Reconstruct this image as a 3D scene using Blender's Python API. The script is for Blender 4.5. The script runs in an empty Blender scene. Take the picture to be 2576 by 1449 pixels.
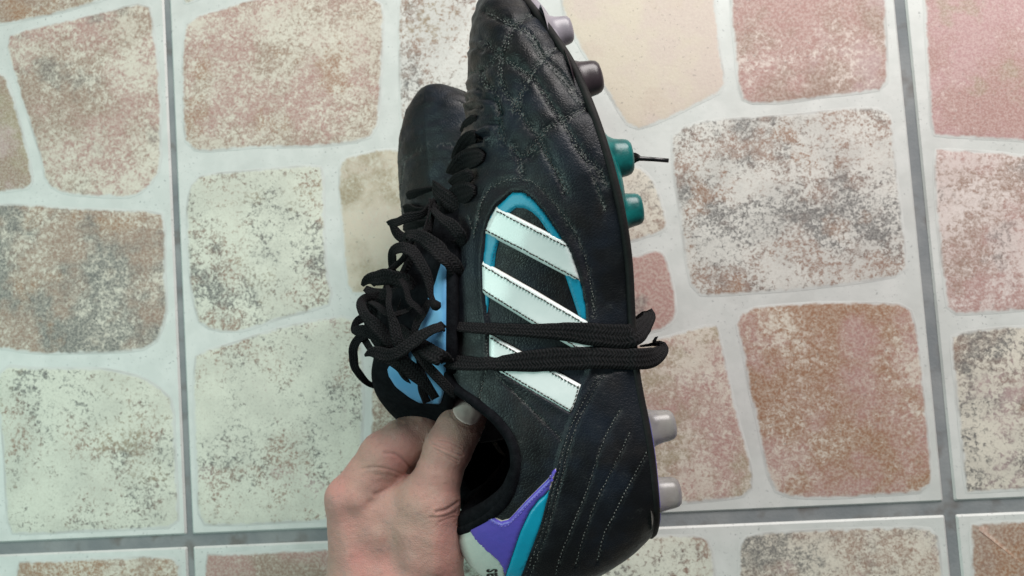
import bpy, bmesh, math, random
import numpy as np
from mathutils import Vector, Matrix, noise
from mathutils.bvhtree import BVHTree
from mathutils.geometry import delaunay_2d_cdt
random.seed(7); rng = np.random.default_rng(7)

# ------------------------------------------------------------------ camera, light, exposure
scene = bpy.context.scene
FPX, CX, CY = 1946.0, 1288.0, 724.5            # focal length and centre in units of a 2576 x 1449 frame
CAM_LOC = Vector((0.28471, 0.12778, 0.51525))
CAM_ROT = (Matrix.Rotation(-0.07244, 3, 'Z') @ Matrix.Rotation(0.04958, 3, 'X') @ Matrix.Rotation(0.10065, 3, 'Y'))
CAM = Matrix.Translation(CAM_LOC) @ CAM_ROT.to_4x4()
cd = bpy.data.cameras.new('camera'); cam = bpy.data.objects.new('camera', cd)
scene.collection.objects.link(cam); cam.matrix_world = CAM; scene.camera = cam
cd.sensor_width = 36; cd.lens = 36 * FPX / 2576; cd.clip_start = 0.01; cd.clip_end = 50
cd.dof.use_dof = True; cd.dof.focus_distance = 0.33; cd.dof.aperture_fstop = 18

world = bpy.data.worlds.new('World'); scene.world = world; world.use_nodes = True
wb = world.node_tree.nodes['Background']; wb.inputs[0].default_value = (0.95, 0.97, 1.0, 1); wb.inputs[1].default_value = 0.11

def area(name, loc, target, size, power, color):
    l = bpy.data.lights.new(name, 'AREA'); l.shape = 'RECTANGLE'; l.size, l.size_y = size
    l.energy = power; l.color = color
    o = bpy.data.objects.new(name, l); scene.collection.objects.link(o)
    o.location = loc; o.rotation_euler = (Vector(target) - Vector(loc)).to_track_quat('-Z', 'Y').to_euler()
    return o
area('window_light', (0.72, 1.05, 0.74), (0.42, 0.25, 0.0), (0.8, 0.65), 21, (1.0, 0.945, 0.92))
area('cool_fill_light', (-0.85, 0.02, 1.05), (0.05, 0.10, 0.0), (0.7, 0.8), 10.2, (0.66, 1.0, 0.90))  # added cool fill, left and overhead, for the tint and the hand; no actual door

scene.view_settings.view_transform = 'Standard'; scene.view_settings.look = 'None'
scene.view_settings.exposure = 0.10; scene.view_settings.gamma = 1.0
scene.cycles.use_denoising = True

# ------------------------------------------------------------------ helpers
D0 = 0.35
LOCAL = CAM @ Matrix.Translation((0, 0, -D0))   # frame of the held things: x right, y towards the toes, z up
def q(px, py, off=0.0):
    d = D0 - off / 100
    return np.array([(px - CX) / FPX * d, -(py - CY) / FPX * d, off / 100])
def topx(P):
    d = D0 - P[:, 2]
    return np.stack([CX + FPX * P[:, 0] / d, CY - FPX * P[:, 1] / d], 1)
def floor_pt(px, py):
    d = CAM_ROT @ Vector(((px - CX) / FPX, -(py - CY) / FPX, -1)); t = -CAM_LOC.z / d.z
    p = CAM_LOC + d * t
    return p.x, p.y
def cr(pts, n, closed=False):
    """Catmull-Rom through pts, n samples, chord-length parameter"""
    P = np.asarray(pts, float); K = len(P)
    if closed: P = np.vstack([P[-1], P, P[0], P[1]])
    else: P = np.vstack([2 * P[0] - P[1], P, 2 * P[-1] - P[-2]])
    dm = min(P.shape[1], 3)
    seg = np.linalg.norm(np.diff(P[:, :dm], axis=0), axis=1)[1:-1] ** 0.75 + 1e-6
    t = np.concatenate([[0], np.cumsum(seg)]); u = np.linspace(0, t[-1], n, endpoint=not closed)
    i = np.clip(np.searchsorted(t, u, side='right') - 1, 0, len(seg) - 1)
    w = ((u - t[i]) / seg[i])[:, None]
    a, b, c, d = P[i], P[i + 1], P[i + 2], P[i + 3]
    return 0.5 * (2 * b + (c - a) * w + (2 * a - 5 * b + 4 * c - d) * w ** 2 + (3 * b - a - 3 * c + d) * w ** 3)
def pdist(P, poly):
    poly = np.asarray(poly, float); full = np.full(len(P), 90.0)
    near = ((P > poly.min(0) - 90) & (P < poly.max(0) + 90)).all(1); P = P[near]; best = np.full(len(P), 1e9)
    for a, b in zip(poly[:-1], poly[1:]):
        ab = b - a; t = np.clip(((P - a) @ ab) / max(ab @ ab, 1e-9), 0, 1)
        dx_ = P[:, 0] - a[0] - t * ab[0]; dy_ = P[:, 1] - a[1] - t * ab[1]; best = np.minimum(best, dx_ * dx_ + dy_ * dy_)
    full[near] = np.sqrt(best); return full
def inside(P, poly):
    poly = np.asarray(poly, float); r = np.zeros(len(P), bool); x, y = P[:, 0], P[:, 1]
    for a, b in zip(poly, np.roll(poly, -1, 0)):
        c = ((a[1] > y) != (b[1] > y))
        with np.errstate(divide='ignore', invalid='ignore'):
            r ^= c & (x < (b[0] - a[0]) * (y - a[1]) / (b[1] - a[1]) + a[0])
    return r
def smooth(e0, e1, x):
    t = np.clip((x - e0) / (e1 - e0), 0, 1); return t * t * (3 - 2 * t)
def chaikin(P, n=2):
    P = np.asarray(P, float)
    for _ in range(n):
        Q = np.roll(P, -1, 0); P = np.stack([.75 * P + .25 * Q, .25 * P + .75 * Q], 1).reshape(-1, P.shape[1])
    return P
def new_mesh(name, V, F, mat=None, shade=True):
    me = bpy.data.meshes.new(name); me.from_pydata([tuple(map(float, v)) for v in V], [], [tuple(map(int, f)) for f in F])
    me.validate(); me.update()
    if shade: me.polygons.foreach_set('use_smooth', [True] * len(me.polygons))
    if mat: me.materials.append(mat)
    return me
def link(name, me, parent=None):
    o = bpy.data.objects.new(name, me); scene.collection.objects.link(o)
    if parent: o.parent = parent
    return o
def empty(name, mw, label, cat, group=None):
    o = bpy.data.objects.new(name, None); scene.collection.objects.link(o); o.empty_display_size = 0.03
    o.matrix_world = mw; o['label'] = label; o['category'] = cat
    if group: o['group'] = group
    return o
def tube(pts, rad, seg=10, cap=True, loop=False, ref=(0.13, 0.2, 1.0)):
    P = np.asarray(pts, float); n = len(P); R = np.broadcast_to(np.asarray(rad, float), (n,))
    T = np.gradient(P, axis=0)
    if loop: T[0] = T[-1] = P[1] - P[-2]
    T /= np.linalg.norm(T, axis=1)[:, None] + 1e-12
    ref = np.array(ref); V = []; F = []
    for i in range(n):
        s = np.cross(T[i], ref); s /= np.linalg.norm(s) + 1e-9; u = np.cross(s, T[i])
        for k in range(seg):
            a = 2 * math.pi * k / seg; V.append(P[i] + R[i] * (math.cos(a) * s + math.sin(a) * u))
    for i in range(n - 1):
        for k in range(seg):
            a, b = i * seg + k, i * seg + (k + 1) % seg; F.append((a, b, b + seg, a + seg))
    if cap: F.append(tuple(range(seg))[::-1]); F.append(tuple(range((n - 1) * seg, n * seg)))
    return V, F
class Batch:
    def __init__(s): s.V = []; s.F = []
    def add(s, V, F):
        o = len(s.V); s.V += list(V); s.F += [tuple(i + o for i in f) for f in F]

# ------------------------------------------------------------------ materials
class Nt:
    def __init__(s, name):
        s.m = bpy.data.materials.new(name); s.m.use_nodes = True; s.t = s.m.node_tree; s.b = s.t.nodes['Principled BSDF']
    def n(s, kind, **kw):
        x = s.t.nodes.new(kind)
        for k, v in kw.items():
            if k in ('inp',):
                for a, b in v.items():
                    if isinstance(b, bpy.types.NodeSocket): s.t.links.new(b, x.inputs[a])
                    else: x.inputs[a].default_value = b
            else: setattr(x, k, v)
        return x
    def noise(s, vec, scale, detail=3, rough=.55, dist=0):
        return s.n('ShaderNodeTexNoise', inp={'Vector': vec, 'Scale': scale, 'Detail': detail, 'Roughness': rough, 'Distortion': dist}).outputs['Fac']
    def math(s, op, a, b=0.5, c=0.0, clamp=False):
        x = s.n('ShaderNodeMath', operation=op, use_clamp=clamp)
        for i, v in enumerate((a, b, c)):
            if isinstance(v, bpy.types.NodeSocket): s.t.links.new(v, x.inputs[i])
            else: x.inputs[i].default_value = v
        return x.outputs[0]
    def ramp(s, f, lo, hi):
        return s.n('ShaderNodeMapRange', interpolation_type='SMOOTHSTEP', inp={'Value': f, 'From Min': lo, 'From Max': hi}).outputs[0]
    def mix(s, f, a, b, mode='MIX'):
        x = s.n('ShaderNodeMix', data_type='RGBA', blend_type=mode)
        for k, v in ((0, f), (6, a), (7, b)):
            if isinstance(v, bpy.types.NodeSocket): s.t.links.new(v, x.inputs[k])
            else: x.inputs[k].default_value = v if not isinstance(v, tuple) else (*v[:3], 1)
        return x.outputs[2]
    def obj(s): return s.n('ShaderNodeTexCoord').outputs['Object']
    def pos(s): return s.n('ShaderNodeNewGeometry').outputs['Position']
    def attr(s, name, kind='GEOMETRY'): return s.n('ShaderNodeAttribute', attribute_name=name, attribute_type=kind)
    def set(s, **kw):
        for k, v in kw.items():
            k = k.replace('_', ' ')
            k = {'Sheen Weight': 'Sheen Weight'}.get(k, k)
            if isinstance(v, bpy.types.NodeSocket): s.t.links.new(v, s.b.inputs[k])
            else: s.b.inputs[k].default_value = (*v, 1) if isinstance(v, tuple) and len(v) == 3 and k not in ('Subsurface Radius',) else v
        return s
    def bump(s, h, strength, dist):
        x = s.n('ShaderNodeBump', inp={'Height': h, 'Strength': strength, 'Distance': dist}); s.t.links.new(x.outputs[0], s.b.inputs['Normal'])

def mat_stone():
    m = Nt('printed_stone'); p = m.pos()
    seed = m.attr('stone_seed', 'OBJECT').outputs['Fac']; col = m.attr('stone_color', 'OBJECT').outputs['Color']
    col2 = m.attr('stone_accent', 'OBJECT').outputs['Color']; cov = m.attr('stone_cover', 'OBJECT').outputs['Fac']
    light = m.attr('stone_light', 'OBJECT').outputs['Color']
    off = m.n('ShaderNodeCombineXYZ', inp={0: seed, 1: seed, 2: 0.0}).outputs[0]
    v = m.n('ShaderNodeVectorMath', operation='ADD', inp={0: p, 1: off}).outputs[0]
    sc = m.attr('stone_scale', 'OBJECT').outputs['Fac']; soft = m.attr('stone_soft', 'OBJECT').outputs['Fac']
    v = m.n('ShaderNodeVectorMath', operation='SCALE', inp={0: v, 'Scale': sc}).outputs[0]
    fine = m.noise(v, 420, 4, .66, .6); mid = m.noise(v, 150, 3, .6, .4); big = m.noise(v, 19, 4, .6)
    def sh(a): return m.n('ShaderNodeVectorMath', operation='ADD', inp={0: v, 1: a}).outputs[0]
    big2 = m.noise(sh((3.1, 1.7, 0)), 15, 4, .65); big3 = m.noise(sh((7.3, 5.2, 0)), 27, 3, .6); big4 = m.noise(sh((1.3, 9.2, 0)), 22, 4, .6)
    s = m.math('ADD', m.math('MULTIPLY', fine, .66), m.math('MULTIPLY', mid, .34))
    s = m.math('ADD', s, m.math('MULTIPLY', m.math('SUBTRACT', big, .5), .55))
    s = m.math('ADD', s, m.math('SUBTRACT', cov, .5))
    mask = m.mix(soft, m.ramp(s, .46, .58), m.math('MULTIPLY', m.ramp(s, .38, .66), .95))
    dark = m.mix(m.ramp(big2, .42, .58), col, col2)
    dark = m.mix(m.math('MULTIPLY', m.ramp(big4, .54, .66), .7), dark, m.attr('stone_stain', 'OBJECT').outputs['Color'])
    grain = m.noise(v, 640, 3, .65)
    dark = m.mix(m.ramp(grain, .36, .68), dark, m.mix(.40, dark, light))
    lt = m.mix(m.ramp(big3, .40, .62), light, m.mix(.16, light, col))
    lt = m.mix(m.math('MULTIPLY', m.ramp(m.noise(v, 800, 2, .6), .45, .65), .16), lt, dark)
    c = m.mix(mask, lt, dark)
    specks = m.ramp(m.noise(sh((2.2, 4.4, 0)), 520, 2, .5), .66, .74)
    c = m.mix(m.math('MULTIPLY', specks, .5), c, (.17, .155, .14))
    e = m.attr('edge').outputs['Fac']
    en = m.math('ADD', e, m.math('MULTIPLY', m.math('SUBTRACT', mid, .5), .75))
    fade = m.ramp(en, .12, .50)
    line = m.math('MULTIPLY', m.ramp(e, .0, .15), m.math('SUBTRACT', 1.0, m.ramp(e, .18, .42)))
    line = m.math('MULTIPLY', line, m.math('MULTIPLY', m.ramp(big3, .45, .6), .30))
    c = m.mix(fade, (.565, .575, .555), c); c = m.mix(line, c, (.22, .20, .19))
    m.set(Base_Color=c, Roughness=.62); m.b.inputs['Specular IOR Level'].default_value = .35
    m.bump(m.math('ADD', fine, m.math('MULTIPLY', mid, .6)), .25, .0006); return m.m
def mat_tile():
    m = Nt('tile_mortar_print'); p = m.pos()
    a = m.noise(p, 60, 3); sp = m.ramp(m.noise(p, 420, 3, .65), .60, .70)
    c = m.mix(m.ramp(a, .35, .68), (.545, .56, .54), (.60, .61, .59))
    c = m.mix(m.math('MULTIPLY', m.math('MULTIPLY', sp, m.ramp(m.noise(p, 30, 3), .40, .60)), .75), c, (.20, .21, .21))
    c = m.mix(m.math('MULTIPLY', m.ramp(m.noise(p, 17, 5, .65), .48, .70), .30), c, (.42, .42, .40))
    m.set(Base_Color=c, Roughness=.5); m.bump(m.noise(p, 150, 4), .2, .0006); return m.m
def mat_grout():
    m = Nt('grey_grout'); p = m.pos()
    c = m.mix(m.ramp(m.noise(p, 24, 4), .35, .65), (.17, .185, .195), (.24, .25, .255))
    c = m.mix(m.math('MULTIPLY', m.ramp(m.noise(p, 45, 3), .52, .68), .55), c, (.10, .075, .06))
    m.set(Base_Color=c, Roughness=.85); m.bump(m.noise(p, 500, 3), .4, .0005); return m.m
def mat_leather():
    m = Nt('worn_black_leather'); p = m.obj()
    wear = m.attr('wear').outputs['Fac']; big = m.noise(p, 26, 3, .6); mid = m.noise(p, 130, 4, .6); fine = m.noise(p, 900, 3, .6)
    scr = m.noise(m.n('ShaderNodeMapping', inp={'Vector': p, 'Scale': (1, 1, 1)}).outputs[0], 420, 4, .7, 1.2)
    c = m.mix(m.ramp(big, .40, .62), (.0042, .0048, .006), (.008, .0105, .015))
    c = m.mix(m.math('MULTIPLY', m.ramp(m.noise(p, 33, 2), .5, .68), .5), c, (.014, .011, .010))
    c = m.mix(m.math('MULTIPLY', m.ramp(m.noise(p, 48, 3), .46, .64), .42), c, (.010, .017, .030))  # navy patches: bluish sheen painted into the leather colour
    dust = m.math('MULTIPLY', m.ramp(scr, .52, .66), m.math('ADD', m.math('MULTIPLY', wear, .95), m.math('MULTIPLY', m.ramp(mid, .55, .72), .16)), clamp=True)
    c = m.mix(dust, c, m.mix(m.ramp(big, .45, .6), (.14, .15, .14), (.15, .145, .14)))
    c = m.mix(m.math('MULTIPLY', m.math('MULTIPLY', wear, m.ramp(m.noise(p, 60, 2), .5, .64)), .12), c, (.03, .085, .075))
    vor = m.n('ShaderNodeTexVoronoi', feature='DISTANCE_TO_EDGE', inp={'Vector': p, 'Scale': 760.0}).outputs['Distance']
    m.set(Base_Color=c, Roughness=m.n('ShaderNodeMapRange', inp={'Value': mid, 'From Min': .3, 'From Max': .7, 'To Min': .34, 'To Max': .60}).outputs[0])
    m.b.inputs['Specular IOR Level'].default_value = .28
    h = m.math('ADD', m.math('MULTIPLY', m.ramp(vor, 0, .22), .5), m.math('ADD', m.math('MULTIPLY', mid, 1.1), m.math('MULTIPLY', fine, .35)))
    m.bump(h, .26, .0006); return m.m
def mat_simple(name, col, rough=.5, col2=None, nscale=60, bump=0.0, bscale=300, **kw):
    m = Nt(name); p = m.obj(); col2 = col2 or tuple(x * .75 for x in col)
    c = m.mix(m.ramp(m.noise(p, nscale, 4, .6), .35, .68), col, col2)
    m.set(Base_Color=c, Roughness=rough)
    for k, v in kw.items(): m.set(**{k: v})
    if bump: m.bump(m.noise(p, bscale, 3, .6), bump, .0006)
    return m.m
def mat_lace():
    m = Nt('black_woven_lace'); uv = m.attr('lace_uv').outputs['Vector']
    s = m.n('ShaderNodeSeparateXYZ', inp={0: uv}); u, v = s.outputs[0], s.outputs[1]
    chev = m.math('ABSOLUTE', m.math('SUBTRACT', m.math('FRACT', m.math('MULTIPLY', v, 2.0)), .5))
    w = m.math('SINE', m.math('MULTIPLY', m.math('ADD', m.math('MULTIPLY', m.math('ADD', u, m.math('MULTIPLY', m.noise(m.obj(), 260, 2), .0022)), 700.0), m.math('MULTIPLY', chev, 1.8)), 6.283))
    cross = m.math('SINE', m.math('MULTIPLY', v, 6.283 * 4))
    h = m.math('ADD', w, m.math('MULTIPLY', cross, .6)); nz = m.noise(m.obj(), 1400, 3)
    c = m.mix(m.ramp(h, -.8, 1.2), (.006, .006, .0065), (.0145, .0145, .016))
    c = m.mix(m.math('MULTIPLY', m.ramp(nz, .56, .72), .5), c, (.04, .038, .035))
    m.set(Base_Color=c, Roughness=.92); m.b.inputs['Specular IOR Level'].default_value = .12
    m.bump(m.math('ADD', h, m.math('MULTIPLY', nz, 1.6)), .42, .0005); return m.m
def mat_skin():
    m = Nt('hand_skin'); p = m.obj()
    big = m.noise(p, 30, 3, .55); mid = m.noise(p, 95, 3, .6); fine = m.noise(p, 700, 3, .6)
    c = m.mix(m.ramp(big, .36, .66), (.44, .268, .22), (.465, .238, .205))
    c = m.mix(m.math('MULTIPLY', m.ramp(mid, .5, .72), .35), c, (.45, .33, .28))
    c = m.mix(m.math('MULTIPLY', m.ramp(m.noise(p, 420, 3, .65), .52, .70), .35), c, (.30, .17, .155))
    c = m.mix(m.math('MULTIPLY', m.ramp(m.noise(p, 55, 2, .5), .56, .68), .12), c, (.30, .26, .27))
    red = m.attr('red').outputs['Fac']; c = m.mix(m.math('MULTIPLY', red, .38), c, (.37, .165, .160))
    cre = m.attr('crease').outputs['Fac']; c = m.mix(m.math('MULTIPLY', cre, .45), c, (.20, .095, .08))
    m.set(Base_Color=c, Roughness=.56); m.b.inputs['Subsurface Weight'].default_value = .25
    m.b.inputs['Subsurface Radius'].default_value = (1.0, .35, .2); m.b.inputs['Subsurface Scale'].default_value = .0025
    m.b.inputs['Specular IOR Level'].default_value = .35
    vor = m.n('ShaderNodeTexVoronoi', feature='DISTANCE_TO_EDGE', inp={'Vector': p, 'Scale': 900.0}).outputs['Distance']
    m.bump(m.math('ADD', m.math('MULTIPLY', m.ramp(vor, 0, .2), .6), m.math('ADD', m.math('MULTIPLY', fine, .6), mid)), .32, .0005); return m.m

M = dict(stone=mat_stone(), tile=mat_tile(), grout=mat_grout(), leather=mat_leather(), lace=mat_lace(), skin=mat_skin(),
    binding=mat_simple('black_collar_fabric', (.005, .0055, .007), .95, (.009, .010, .012), 300, .5, 1500, Specular_IOR_Level=.06),
    rim=mat_simple('black_sole_rim', (.006, .006, .0065), .7, (.014, .013, .0125), 90, .3, 500, Specular_IOR_Level=.25),
    white=mat_simple('white_patent_stripe', (.79, .85, .84), .17, (.68, .76, .75), 38, .12, 90),
    edge=mat_simple('cut_leather_edge', (.40, .38, .33), .7, (.55, .55, .50), 300),
    blue=mat_simple('blue_leather_trim', (.004, .29, .44), .42, (.004, .25, .40), 45, .2, 600),
    tongueblue=mat_simple('blue_tongue_leather', (.15, .40, .66), .45, (.10, .32, .58), 30, .15, 500),
    purple=mat_simple('purple_leather', (.12, .085, .50), .34, (.075, .08, .44), 28, .25, 420),
    cyan=mat_simple('turquoise_leather', (.0, .35, .52), .33, (.0, .30, .47), 25, .1, 400),
    tag=mat_simple('off_white_heel_leather', (.62, .65, .60), .5, (.50, .53, .48), 35, .35, 500),
    ink=mat_simple('black_print', (.012, .012, .012), .6),
    stitch=mat_simple('grey_thread', (.14, .148, .14), .85, (.03, .033, .032), 70),
    stitchd=mat_simple('dark_thread', (.02, .018, .014), .85, (.05, .045, .036), 200),
    stitchb=mat_simple('blue_thread', (.02, .13, .22), .8), stitchp=mat_simple('purple_thread', (.20, .17, .55), .6),
    teal=mat_simple('teal_plastic', (.0, .135, .13), .34, (.0, .075, .075), 160, .25, 300),
    grey=mat_simple('lilac_grey_plastic', (.26, .245, .28), .35, (.19, .175, .20), 60, .1, 300),
    plum=mat_simple('dark_plum_plastic', (.040, .030, .036), .33, (.025, .018, .022), 70, .1, 300),
    clear=mat_simple('cloudy_stud_plastic', (.46, .45, .42), .3, (.30, .29, .275), 110, .1, 300, Transmission_Weight=.5),
    nail=mat_simple('finger_nail', (.74, .55, .51), .20, (.76, .62, .58), 90),
    cuticle=mat_simple('nail_rim', (.60, .50, .44), .45),
    aglet=mat_simple('black_aglet', (.012, .012, .013), .3))

# ------------------------------------------------------------------ floor: grout sheet, tiles, printed relief stones
gs = 3.0
floor = link('floor', new_mesh('floor', [(-gs, -gs, -.0014), (gs, -gs, -.0014), (gs, gs, -.0014), (-gs, gs, -.0014)], [(0, 1, 2, 3)], M['grout']))
floor['kind'] = 'structure'; floor['label'] = 'stone patterned ceramic tile floor with grey grout'
T = .5; g = .0026
def colx(i):
    x0 = i * T + (.0032 if i == 1 else g); x1 = (i + 1) * T - (.0034 if i == 0 else .0018 if i == -1 else g); return x0, x1
def rowy(j): return (j * T + .0036, (j + 1) * T - (.0048 if j == -1 else g))
def rounded_rect(x0, y0, x1, y1, r, k=3):
    P = []
    for cx, cy, a0 in ((x1 - r, y1 - r, 0), (x0 + r, y1 - r, 90), (x0 + r, y0 + r, 180), (x1 - r, y0 + r, 270)):
        for s in range(k + 1):
            a = math.radians(a0 + 90 * s / k); P.append((cx + r * math.cos(a), cy + r * math.sin(a)))
    return P
tiles = {}
for i in range(-2, 3):
    for j in range(-2, 2):
        (x0, x1), (y0, y1) = colx(i), rowy(j)
        A = rounded_rect(x0, y0, x1, y1, .0012); B = rounded_rect(x0 + .0012, y0 + .0012, x1 - .0012, y1 - .0012, .0008); n = len(A)
        V = [(x, y, -.006) for x, y in A] + [(x, y, -.0011) for x, y in A] + [(x, y, 0) for x, y in B]
        F = [(k + l * n, (k + 1) % n + l * n, (k + 1) % n + (l + 1) * n, k + (l + 1) * n) for l in (0, 1) for k in range(n)] + [tuple(range(2 * n, 3 * n))]
        tiles[i, j] = link('tile', new_mesh('tile', V, F, M['tile'], False), floor)

PINK, BROWN, RUST, GREY, OLIVE, CREAM = (.36, .205, .185), (.27, .175, .135), (.28, .145, .08), (.135, .13, .125), (.30, .245, .165), (.56, .49, .40)
LW, LC = (.62, .58, .50), (.63, .635, .55)
Z1 = lambda L: [(x * .3968, y * .3968) for x, y in L]
STONES = [  # tile, outline in the photo, colour, accent, cover, light
 ((-1, 0), [(-150, -160), (400, -160), (330, -20), (254, 4), (167, 32), (79, 50), (0, 65), (-150, 80)], BROWN, RUST, .60, LW),
 ((-1, 0), [(8, 95), (40, 78), (206, 40), (345, 4), (381, 8), (391, 79), (405, 198), (409, 377), (405, 440), (349, 496), (325, 501), (115, 492), (103, 397), (60, 278), (28, 167)], BROWN, PINK, .55, LW),
 ((-1, 0), [(-150, 165), (0, 180), (16, 186), (28, 222), (48, 290), (67, 357), (89, 464), (75, 476), (24, 486), (-150, 495)], BROWN, OLIVE, .66, LW),
 ((-1, 0), [(-150, 512), (0, 512), (40, 510), (198, 522), (381, 528), (409, 532), (419, 550), (417, 669), (423, 764), (421, 804), (401, 856), (377, 887), (159, 893), (79, 893), (24, 880), (-150, 870)], BROWN, GREY, .58, LW),
 ((-1, 0), [(-5, 912), (60, 924), (238, 922), (317, 932), (377, 954), (421, 986), (440, 1017), (444, 1132), (456, 1252), (455, 1325), (397, 1345), (32, 1351), (15, 1335), (5, 1100), (-10, 1000)], GREY, BROWN, .455, LC),
 ((-1, 0), [(-300, 912), (-60, 905), (-35, 925), (-30, 1100), (-20, 1345), (-300, 1365)], BROWN, PINK, .5, LW),
 ((0, 0), [(452, -90), (600, -90), (560, -20), (490, 5), (455, 17)], GREY, OLIVE, .55, LW),
 ((0, 0), [(456, 119), (464, 67), (476, 44), (556, 20), (640, -8), (800, -16), (945, -12), (966, 10), (968, 25), (964, 159), (956, 309), (948, 337), (913, 361), (754, 375), (655, 371), (504, 387), (472, 373), (460, 349), (456, 240)], BROWN, PINK, .54, LW),
 ((0, 0), [(470, 480), (490, 445), (520, 435), (640, 425), (790, 410), (812, 414), (817, 440), (818, 600), (825, 690), (845, 765), (800, 780), (700, 805), (640, 828), (585, 840), (520, 830), (495, 815), (478, 740), (470, 650), (465, 550)], GREY, BROWN, .48, LC),
 ((0, 0), [(848, 410), (865, 395), (930, 378), (990, 370), (1100, 388), (1110, 700), (920, 745), (885, 742), (870, 720), (860, 600), (850, 480)], CREAM, OLIVE, .62, (.52, .50, .42)),
 ((0, 0), [(485, 905), (495, 882), (580, 862), (690, 822), (860, 790), (900, 795), (910, 850), (918, 1000), (908, 1200), (900, 1290), (830, 1312), (700, 1322), (510, 1328), (492, 1310), (482, 1100)], GREY, BROWN, .455, LC),
 ((0, 0), [(932, 930), (945, 800), (1000, 780), (1400, 770), (1420, 1290), (940, 1310), (928, 1250)], BROWN, GREY, .56, LW),
 ((0, 0), [(1003, -90), (1370, -90), (1370, 330), (1200, 372), (1020, 362), (1006, 340), (1000, 150)], GREY, BROWN, .48, (.62, .60, .57)),
 ((0, 0), [(1400, -90), (1796, -90), (1800, 0), (1813, 121), (1827, 202), (1825, 231), (1792, 247), (1687, 300), (1614, 328), (1582, 326), (1558, 291), (1500, 190), (1410, 50)], CREAM, (.54, .45, .40), .72, (.62, .55, .47)),
 ((0, 0), [(1828, -90), (2226, -90), (2230, 0), (2238, 162), (2236, 210), (2222, 231), (2100, 243), (1970, 263), (1873, 265), (1857, 243), (1845, 142), (1833, 0)], PINK, BROWN, .62, (.64, .56, .51)),
 ((0, 0), [(1683, 352), (1695, 324), (1776, 296), (1938, 289), (2140, 269), (2222, 267), (2246, 283), (2250, 364), (2270, 528), (2282, 629), (2286, 686), (2274, 696), (2141, 718), (1938, 738), (1760, 749), (1736, 738), (1720, 649), (1707, 548), (1695, 467)], GREY, BROWN, .51, (.61, .60, .56)),
 ((0, 0), [(1500, 400), (1600, 412), (1640, 440), (1665, 490), (1680, 560), (1678, 580), (1640, 595), (1580, 615), (1500, 610)], BROWN, GREY, .50, LW),
 ((0, 0), [(1500, 650), (1586, 645), (1614, 637), (1651, 625), (1671, 631), (1687, 674), (1701, 730), (1705, 783), (1699, 811), (1667, 832), (1614, 846), (1500, 860)], PINK, PINK, .78, LW),
 ((0, 0), [(1520, 890), (1671, 844), (1736, 827), (1801, 807), (1811, 823), (1825, 892), (1841, 973), (1861, 1056), (1881, 1125), (1898, 1194), (1896, 1243), (1857, 1255), (1776, 1265), (1600, 1275), (1520, 1270)], PINK, OLIVE, .54, LW),
 ((0, 0), [(1869, 775), (1938, 763), (2100, 755), (2282, 759), (2298, 775), (2323, 912), (2327, 996), (2343, 1097), (2347, 1210), (2339, 1243), (2221, 1249), (2060, 1258), (1979, 1254), (1942, 1239), (1922, 1178), (1906, 1077), (1881, 988), (1869, 894), (1857, 852), (1845, 799)], PINK, RUST, .60, LW),
 ((1, 0), [(2318, -90), (2760, -90), (2760, 368), (2576, 360), (2424, 348), (2351, 346), (2339, 336), (2337, 283), (2327, 121), (2321, 0)], PINK, (.42, .25, .25), .66, (.66, .56, .52)),
 ((1, 0), [(2343, 376), (2363, 370), (2464, 376), (2576, 388), (2780, 395), (2790, 775), (2576, 783), (2464, 793), (2396, 795), (2379, 783), (2363, 649), (2351, 528)], PINK, BROWN, .52, (.64, .57, .54)),
 ((1, 0), [(2385, 852), (2396, 836), (2464, 825), (2576, 815), (2800, 805), (2810, 1240), (2576, 1249), (2444, 1251), (2424, 1243), (2416, 1137), (2404, 1016)], GREY, BROWN, .53, LW),
 ((-1, -1), [(36, 1414), (60, 1406), (198, 1400), (397, 1396), (448, 1402), (456, 1422), (462, 1640), (40, 1650)], BROWN, RUST, .58, LW),
 ((0, -1), [(510, 1390), (532, 1376), (675, 1374), (813, 1368), (1060, 1358), (1080, 1640), (515, 1650)], BROWN, PINK, .66, LW),
 ((0, -1), [(1120, 1365), (1400, 1352), (1635, 1344), (1695, 1342), (1768, 1346), (1792, 1360), (1801, 1421), (1812, 1620), (1130, 1640)], GREY, BROWN, .48, LC),
 ((0, -1), [(1857, 1352), (1898, 1338), (2060, 1328), (2302, 1322), (2351, 1326), (2363, 1344), (2375, 1449), (2388, 1610), (1862, 1625), (1853, 1400)], BROWN, GREY, .53, LW),
 ((1, -1), [(2434, 1324), (2444, 1307), (2485, 1301), (2576, 1303), (2780, 1298), (2800, 1610), (2452, 1615)], RUST, BROWN, .72, LW)]
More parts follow.
